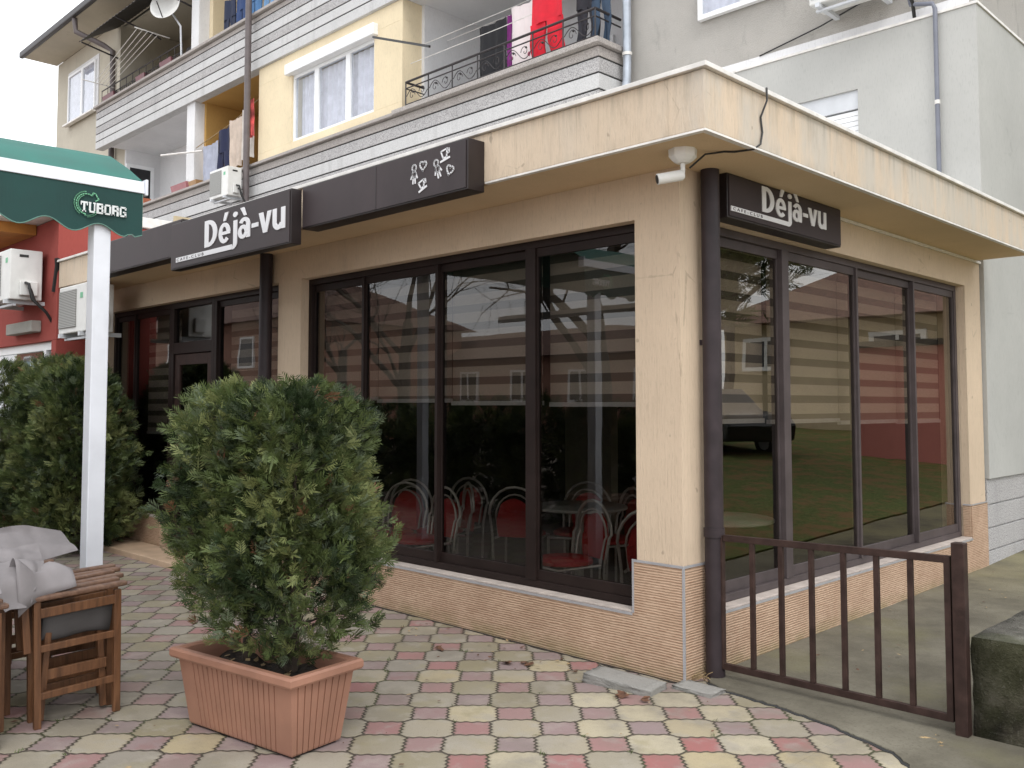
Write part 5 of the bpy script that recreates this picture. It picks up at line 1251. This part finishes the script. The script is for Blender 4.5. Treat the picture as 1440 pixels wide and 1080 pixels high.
def mat_floral():
    n = NT('pink_floral_cotton'); p = n.pos()
    vo = n.n('ShaderNodeTexVoronoi'); n.set(vo.inputs['Vector'], p); vo.inputs['Scale'].default_value = 9
    sx = n.n('ShaderNodeSeparateXYZ'); n.set(sx.inputs[0], p)
    low = n.step(sx.outputs[2], 6.72, 6.62)
    c = n.mix(n.math('MULTIPLY', n.step(vo.outputs['Distance'], .42, .3), low), (.74, .66, .66), (.36, .06, .12))
    n.pbr(c, .9); return n.m
g1 = 'washing on the right balcony'
cloth('towel', 'black towel on the balcony line left of the pink sheet', 'towel', -7.02, -6.42, 5.0, 6.28, 7.28, C_('black_cotton', (.015, .015, .018)), 1, g1)
cloth('towel', 'narrow purple cloth between the black towel and the pink sheet', 'cloth', -6.43, -6.33, 5.02, 6.5, 7.3, C_('purple_cotton', (.22, .03, .20)), 2, g1, .01)
cloth('sheet', 'pale pink sheet with red flowers along its hem on the balcony line', 'sheet', -6.30, -5.66, 4.98, 6.30, 7.36, mat_floral(), 3, g1, .015)
trousers('trousers', 'bright red trousers hanging over the ornate railing', -5.60, -5.02, 4.66, 6.29, 7.38, C_('red_cotton', (.62, .012, .03)), 4, g1, .55)
trousers('trousers', 'dark grey trousers right of the red trousers', -5.02, -4.64, 4.98, 6.28, 7.45, C_('charcoal_cotton', (.04, .04, .05)), 5, g1)
trousers('trousers', 'blue jeans at the right end of the balcony line', -4.66, -4.36, 4.85, 6.28, 7.45, C_('denim', (.035, .06, .10)), 6, g1)
g2 = 'washing on the ochre balcony'
yl = 4.62
cloth('towel', 'pale blue grey towel leftmost on the ochre balcony line', 'towel', -15.15, -14.45, yl, 6.25, 7.0, C_('pale_blue_cotton', (.34, .36, .44)), 7, g2, .02)
trousers('trousers', 'navy trousers on the ochre balcony line', -14.5, -13.95, yl, 6.2, 7.22, C_('navy_cotton', (.012, .016, .05)), 8, g2, .5)
cloth('shirt', 'beige trouser-length garment above the air conditioner', 'garment', -13.98, -13.5, yl, 6.3, 7.3, C_('beige_cotton', (.52, .43, .36)), 9, g2, .03, .1)
cloth('shirt', 'off white garment half behind the long downpipe', 'garment', -13.45, -13.08, yl, 6.4, 7.4, C_('offwhite_cotton', (.55, .51, .47)), 10, g2, .03)
cloth('shirt', 'red and white garment squeezed between downpipe and yellow bay', 'garment', -13.03, -12.91, yl-.08, 6.75, 7.5, C_('red_white_cotton', (.62, .10, .10), .5), 12, g2, .02)
tag(MB().tube([(-15.5, yl, 7.05), (-14, yl, 7.25), (-12.9, yl, 7.5)], .009, 5).build('clothes_line', M['straw']), 'clothes line across the ochre balcony', 'clothes line')
tag(MB().tube([(-16.5, 4.3, 7.02), (-15.2, 4.62, 6.93)], .022, 6).build('pole', M['flash']), 'white line pole in front of the white partition', 'pole')
g3 = 'washing on the top balcony'
for i, (xa, xb, nm, cc_) in enumerate(((-14.45, -13.95, 'dark navy shorts leftmost on the top balcony', (.02, .028, .06)), (-13.95, -13.45, 'dark blue jeans second on the top balcony', (.03, .06, .16)), (-13.45, -12.95, 'mid blue jeans beside the top of the downpipe', (.08, .19, .38)), (-12.85, -12.4, 'light blue jeans right of the downpipe top', (.16, .30, .50)))):
    trousers('trousers', nm, xa, xb-.03, 4.7, 9.0, 9.95+.05*i, C_('denim_%s' % nm.split()[1], cc_), 30+i, g3)
# flower boxes on the lower coping
def trough(label, x0, x1, y, z, mat, h=.16):
    t = thing('flower_box', label, 'flower box', ((x0+x1)/2, y, z), 'flower boxes on the lower balcony')
    b = MB(); b.hexa([(x0+.02, y-.07, z), (x1-.02, y-.07, z), (x1-.02, y+.07, z), (x0+.02, y+.07, z)], [(x0, y-.10, z+h), (x1, y-.10, z+h), (x1, y+.10, z+h), (x0, y+.10, z+h)]); b.build('trough', mat, t, bevel=.008)
    MB().box(x0+.02, x1-.02, y-.08, y+.08, z+h-.01, z+h+.006).build('soil', M['soil'], t)
    return t
pk = simple('pink_plastic', (.34, .13, .14), .5)
trough('pink flower box in front of the white partition', -16.5, -15.75, 4.62, 6.206, pk); trough('small ochre flower box beside the pale blue towel', -15.65, -15.3, 4.62, 6.206, simple('ochre_plastic', (.38, .22, .10), .5), .12)
trough('orange pot at the far left of the lower coping', -18.2, -17.9, 4.62, 6.206, simple('orange_plastic', (.45, .14, .07), .5), .14)
# top left balcony: awning, railing, drying rack, dish
r2 = thing('balcony_railing', 'thin iron railing with a lace band on the top left balcony', 'railing', (-18, 4.6, 9.19))
for z in (9.26, 9.36, 9.55): MB().tube([(-20.7, 4.6, z), (-16.2, 4.6, z)], .015 if z > 9.5 else .009, 5).build('rail', M['metal_dark'], r2)
for i in range(13): MB().tube([(-20.7+4.5*i/12, 4.6, 9.18), (-20.7+4.5*i/12, 4.6, 9.55)], .009, 5).build('baluster', M['metal_dark'], r2)
s = MB()
for i in range(36): s.tube([(-20.6+4.4*i/36+.05*math.cos(k*.9), 4.6, 9.31+.04*math.sin(k*.9)) for k in range(8)], .006, 4)
s.build('scrollwork', M['metal_dark'], r2)
dk = thing('drying_rack', 'white drying rack tilted out over the top left balcony railing', 'drying rack', (-18.5, 4.3, 9.6))
for k in range(5): MB().tube([(-20.3, 4.25+.09*k, 9.58), (-17.2, 4.0+.12*k, 9.98)], .007, 5).build('line', M['flash'], dk)
for xx, za in ((-20.3, 9.58), (-17.2, 9.98)): MB().tube([(xx, 3.95, za+.02), (xx, 4.75, za)], .014, 5).build('arm', M['flash'], dk)
for i in range(3): trough('%s red flower box on the top left balcony railing' % ('leftmost', 'middle', 'rightmost')[i], (-20.6, -18.6, -17.3)[i], (-19.9, -18.1, -16.7)[i], 4.66, 9.192, simple('dark_red_plastic_%s' % 'abc'[i], (.16, .05, .06), .5), .18)['group'] = 'flower boxes on the top balcony'
bb = MB(); bb.box(-17.3, -16.4, 5.2, 6.1, 8.35, 9.9); bb.box(-17.15, -16.6, 5.3, 5.8, 9.9, 10.15)
tag(bb.build('cabinet', M['metal_dark'], org=(-17, 5.6, 8.35), bevel=.02), 'dark cabinet standing on the top left balcony', 'cabinet')
ca_ = thing('balcony_awning', 'dark corrugated awning over the top left balcony', 'awning', (-18, 4.5, 11))
s = MB(); s.sheet(lambda u, v: (-20.4+4.4*u, 3.9+1.1*v, 10.55+.75*v+.012*math.sin(u*150)), 150, 4, .01); s.build('sheet_roof', simple('smoky_plastic', (.045, .04, .035), .5), ca_)
for x in (-20.3, -18.2, -16.1): MB().tube([(x, 3.92, 10.53), (x, 4.9, 10.35), (x, 5.0, 10.3)], .02, 6).build('strut', M['metal_dark'], ca_)
ds = thing('satellite_dish', 'white satellite dish on the partition of the top balcony', 'satellite dish', (-16.2, 4.5, 9.7))
n0 = Vector((.55, -.80, .25)).normalized(); a0 = n0.cross(Vector((0, 0, 1))).normalized(); b0 = a0.cross(n0)
dc = Vector((-16.35, 4.25, 10.36)); s = MB()
prof = [(0.001, -.07), (.13, -.06), (.25, -.032), (.34, .0), (.35, .0), (.34, -.012), (.25, -.045), (.13, -.075), (.001, -.085)]
i0 = len(s.v); N = 28
for r_, h_ in prof:
    for j in range(N): th = 2*math.pi*j/N; s.v.append(tuple(dc+a0*r_*math.cos(th)+b0*r_*1.05*math.sin(th)+n0*h_))
for k in range(len(prof)-1):
    for j in range(N): q = (j+1) % N; s.f.append((i0+k*N+j, i0+k*N+q, i0+(k+1)*N+q, i0+(k+1)*N+j)); s.mi.append(0)
s.build('reflector', M['dish'], ds, smooth=True)
MB().tube([dc-b0*.34, dc-b0*.14+n0*.32], .014, 6).build('feed_arm', M['metal_dark'], ds); MB().tube([dc-b0*.14+n0*.30, dc-b0*.14+n0*.40], .03, 8).build('feed_horn', M['shutter'], ds)
MB().tube([dc-n0*.1, dc-n0*.25, Vector((-16.2, 4.55, 9.9)), Vector((-16.2, 4.58, 9.2))], .022, 6).build('mast', M['shutter'], ds)

# ------------------------------------------------------------------ red shop at the left
sh = thing('red_shop', 'red rendered shop with a sloping white roof edge left of the cafe', 'shop', (-12, -.5, 0))
def sp(name, mat, *boxes, bevel=0): 
    b = MB()
    for q in boxes: b.box(*q)
    return b.build(name, mat if not isinstance(mat, str) else M[mat], sh, bevel=bevel)
sp('wall', 'red_r', (-20, -8.45, -.5, 2.5, 2.32, 3.78), (-20, -19.8, -.5, 2.5, 0, 2.32), (-8.6, -8.45, -.5, 2.5, 0, 2.32), (-20, -8.6, 2.3, 2.5, 0, 2.32), bevel=.006)
sp('roof', 'flash', (-20.2, -8.40, -1.0, 2.6, 3.79, 3.92), bevel=.01)
sp('roof_fascia', simple('ochre_board', (.42, .17, .03), .7), (-20.2, -9.2, -.98, -.51, 3.66, 3.788))
w_ = sp('shop_window', 'pvc', (-20, -8.61, -.44, -.36, 2.22, 2.32), (-11.2, -11.1, -.44, -.36, .4, 2.22), (-9.05, -8.95, -.44, -.36, .4, 2.22), (-8.7, -8.61, -.44, -.36, .4, 2.22), (-20, -8.61, -.44, -.36, .3, .4), (-13.6, -13.5, -.44, -.36, .4, 2.22))
b = MB(); b.box(-19.8, -8.7, -.41, -.40, .4, 2.22); b.build('pane', M['glass_pl'], w_)
sp('interior', simple('shop_interior', (.10, .14, .15), .8), (-19.7, -8.7, .8, .9, 0, 2.3))
sp('wall_base', 'red_r', (-19.8, -8.61, -.45, -.30, 0, .299))
bx_ = MB(); bx_.box(-9.9, -8.95, -.62, -.502, 2.44, 2.58); sp_ = tag(bx_.build('shutter_housing', M['concrete'], org=(-9.4, -.56, 2.44), bevel=.01), 'grey roller housing on the red shop wall below the air conditioner', 'housing')
# a lit tube lamp and a poster in the shop window
em = NT('lit_tube'); e_ = em.n('ShaderNodeEmission'); e_.inputs[0].default_value = (1, .95, .7, 1); e_.inputs[1].default_value = 4; em.t.links.new(e_.outputs[0], em.out.inputs[0])
tag(MB().tube([(-10.4, .2, 2.16), (-9.2, .2, 2.16)], .02, 8).build('tube_lamp', em.m, org=(-9.8, .2, 2.16)), 'lit fluorescent tube inside the red shop window', 'lamp')
tag(MB().box(-10.3, -9.15, -.30, -.29, 1.55, 2.12).build('poster', simple('teal_poster', (.10, .26, .27), .6), org=(-9.7, -.3, 1.55)), 'teal poster inside the red shop window', 'poster')
b = MB(); b.lathe((-9.62, -.315, 1.78), [(.001, -.004), (.13, -.004), (.13, .004), (.001, .004)], 20, axis='Y'); 
tag(b.build('round_sticker', simple('pink_sticker', (.5, .18, .24), .6), org=(-9.62, -.31, 1.8)), 'round pink sticker in front of the teal poster', 'sticker')
cw = thing('cream_shop_wall', 'cream wall strip between the red shop and the cafe roof', 'wall', (-8.44, 1.2, 0))
MB().box(-8.449, -8.41, .9, 1.5, 3.27, 4.0).build('wall', M['skin_cream'], cw)

# ------------------------------------------------------------------ the other side of the street, seen in the panes
hs2 = thing('street_house', 'long pinkish house with a red tiled roof across the street', 'house', (-24, -24, 0))
def hp(name, mat, *boxes, parent=None):
    b = MB()
    for q in boxes: b.box(*q)
    return b.build(name, M[mat], parent or hs2)
hp('wall', 'pink_r', (-46, -6, -30, -25, 0, 3.7))
r_ = MB(); r_.hexa([(-46.5, -30.6, 3.71), (-5.5, -30.6, 3.71), (-5.5, -24.5, 3.71), (-46.5, -24.5, 3.71)], [(-46, -27.7, 5.1), (-6, -27.7, 5.1), (-6, -27.4, 5.1), (-46, -27.4, 5.1)]); r_.build('roof', M['tileroof'], hs2)
for i in range(11):
    for z in (1.7,):
        x = -44+3.5*i; wn = hp('window', 'pvc', (x, x+.1, -24.999, -24.93, z, z+1.4), (x+1.2, x+1.3, -24.999, -24.93, z, z+1.4), (x+.1, x+1.2, -24.999, -24.93, z+1.3, z+1.4), (x+.1, x+1.2, -24.999, -24.93, z, z+.1), (x+.6, x+.7, -24.999, -24.93, z+.1, z+1.3))
        hp('pane', 'carpaint', (x+.1, x+.6, -24.99, -24.95, z+.1, z+1.3), (x+.7, x+1.2, -24.99, -24.95, z+.1, z+1.3), parent=wn)
h4 = thing('street_house', 'taller brownish house mirrored in the panes left of the front pillar', 'house', (-45, -20, 0))
hp('wall', 'pink_r', (-62, -31, -26, -16, 0, 5.2), parent=h4)
r_ = MB(); r_.hexa([(-62.5, -26.6, 5.21), (-30.5, -26.6, 5.21), (-30.5, -15.4, 5.21), (-62.5, -15.4, 5.21)], [(-61, -21.2, 7.2), (-33, -21.2, 7.2), (-33, -20.8, 7.2), (-61, -20.8, 7.2)]); r_.build('roof', M['tileroof'], h4)
for i in range(8):
    for z in (.9, 3.2):
        x = -60+3.6*i; wn = hp('window', 'pvc', (x, x+.1, -15.999, -15.93, z, z+1.4), (x+1.2, x+1.3, -15.999, -15.93, z, z+1.4), (x+.1, x+1.2, -15.999, -15.93, z+1.3, z+1.4), (x+.1, x+1.2, -15.999, -15.93, z, z+.1), parent=h4)
        hp('pane', 'carpaint', (x+.1, x+1.2, -15.99, -15.95, z+.1, z+1.3), parent=wn)
h3 = thing('street_house', 'low cream house with an orange tiled roof beyond the lawn', 'house', (9, 24, .8))
hp('wall', 'skin_cream', (1.2, 12.5, 21, 30, .3, 4.0), parent=h3)
r_ = MB(); r_.hexa([(.6, 20.4, 4.01), (13.1, 20.4, 4.01), (13.1, 30.8, 4.01), (.6, 30.8, 4.01)], [(4, 25.3, 6.4), (9.5, 25.3, 6.4), (9.5, 25.7, 6.4), (4, 25.7, 6.4)]); r_.build('roof', simple('orange_tiles', (.17, .09, .068), .85, var=.4, scale=12), h3)
for x in (3.0, 6.3, 10.3):
    wn = hp('window', 'pvc', (x, x+.12, 20.94, 20.999, 2.6, 3.6), (x+1.4, x+1.52, 20.94, 20.999, 2.6, 3.6), (x+.12, x+1.4, 20.94, 20.999, 3.48, 3.6), (x+.12, x+1.4, 20.94, 20.999, 2.6, 2.72), (x+.7, x+.8, 20.94, 20.999, 2.72, 3.48), parent=h3)
    hp('pane', 'carpaint', (x+.12, x+.7, 20.96, 20.99, 2.72, 3.48), (x+.8, x+1.4, 20.96, 20.99, 2.72, 3.48), parent=wn)
ga = thing('red_garage', 'red rendered garage with a flat dark roof at the end of the lawn', 'garage', (4.6, 15, .8))
hp('wall', 'garage_r', (2.4, 5.0, 14, 18, .3, 2.72), parent=ga); hp('roof', 'joint', (2.3, 5.1, 13.9, 18.1, 2.721, 2.84), parent=ga)

def bare_tree(label, base, h, seed, r0=.16, depth=5, group=None):
    rnd = random.Random(seed); t = thing('bare_tree', label, 'tree', base, group); tr = MB(); br = MB()
    def grow(p, d, L, r, k):
        mb = tr if k <= 1 else br
        pts = [p]; n = 4 if k < 3 else 2; q = d.copy()
        for i in range(n):
            q = (q+Vector((rnd.uniform(-1, 1), rnd.uniform(-1, 1), rnd.uniform(-.3, .6)))*.16).normalized(); pts.append(pts[-1]+q*L/n)
        r1 = r*.62
        mb.tube(pts, [r+(r1-r)*i/n for i in range(n+1)], 6 if k < 2 else 4 if k < 4 else 3, cap=False)
        if k >= depth: return
        for c in range(rnd.choice((3, 3, 4)) if k else 5):
            a = rnd.uniform(0, 6.28); s_ = q.cross(Vector((math.cos(a), math.sin(a), .3))).normalized()
            nd = (q*rnd.uniform(.5, .95)+s_*rnd.uniform(.45, .85)+Vector((0, 0, .12))).normalized()
            idx = rnd.randint(max(1, n//2), n)
            grow(pts[idx], nd, L*rnd.uniform(.55, .8), r1*rnd.uniform(.5, .75), k+1)
    grow(Vector((0, 0, 0)), Vector((0, 0, 1)), h*.38, r0, 0)
    a_ = tr.build('trunk', M['barkgrey'], t, org=(0, 0, 0)); a_.location = (0, 0, 0)
    b_ = br.build('crown', M['barkgrey'], t, org=(0, 0, 0)); b_.location = (0, 0, 0)
    return t
gt = 'bare trees across the street'
bare_tree('bare tree with a thick trunk mirrored in the front panes', (-8.5, -9.5, 0), 9.5, 5, .20, 5, gt)
bare_tree('bare tree mirrored above the awning in the pane beside the corner pillar', (-4.6, -11, 0), 10, 9, .18, 5, gt)
bare_tree('bare tree mirrored in the panes by the entrance', (-16.5, -11, 0), 10, 14, .2, 5, gt)
bare_tree('bare tree farther left, mirrored in the pane between door and front pillar', (-22, -12.5, 0), 9, 31, .2, 5, gt)
bare_tree('bare tree behind the lawn mirrored in the first side pane', (8.5, 14.5, .7), 8.5, 17, .15, 5, 'trees on the lawn')
# an evergreen on the lawn
def evergreen(label, base, h, r, seed):
    rg = np.random.default_rng(seed)
    thuja('evergreen_tree', label, base, [(h*.30, r*.35), (h*.45, r*.95), (h*.65, r), (h*.85, r*.7), (h, r*.15)], 4200, .34, seed, stems=1, sr=.16, wob=.34, brown=0, group='trees on the lawn')
evergreen('evergreen tree over the lawn mirrored in the side pane nearest the downpipe', (6.2, 9.6, .55), 8.0, 1.9, 77)
# parked car at the far end of the lawn
car = thing('parked_car', 'black hatchback parked beyond the lawn', 'car', (8.0, 12.4, .75), None)
def carp(x, y, z): return (8.0+x*.94+y*-.34, 12.6+x*.34+y*.94, .52+z)
side = [(-2.05, .32), (-2.1, .62), (-1.95, .82), (-1.2, .93), (-.55, 1.38), (.75, 1.42), (1.55, .98), (1.98, .9), (2.05, .55), (2.02, .3)]
b = MB(); b.hexa([carp(x, -.82, z) for x, z in side], [carp(x, .82, z) for x, z in side]); b.build('body', M['carpaint'], car, bevel=.06, bseg=3)
gl_ = [(-1.02, .95), (-.5, 1.32), (.68, 1.36), (1.28, .99)]
b = MB(); b.hexa([carp(x, -.826, z) for x, z in gl_], [carp(x, .826, z) for x, z in gl_]); b.build('side_window', M['black'], car)
for x in (-1.3, 1.25):
    for y in (-.80, .80):
        b = MB(); b.tube([carp(x, y-.1, .3), carp(x, y+.1, .3)], .31, 20); wh = b.build('wheel', M['rubber'], car)
        b = MB(); b.tube([carp(x, y-.105, .3), carp(x, y+.105, .3)], .19, 14); b.build('rim', M['shutter'], wh)

for o in bpy.data.objects:
    if '_o' in o: del o['_o']
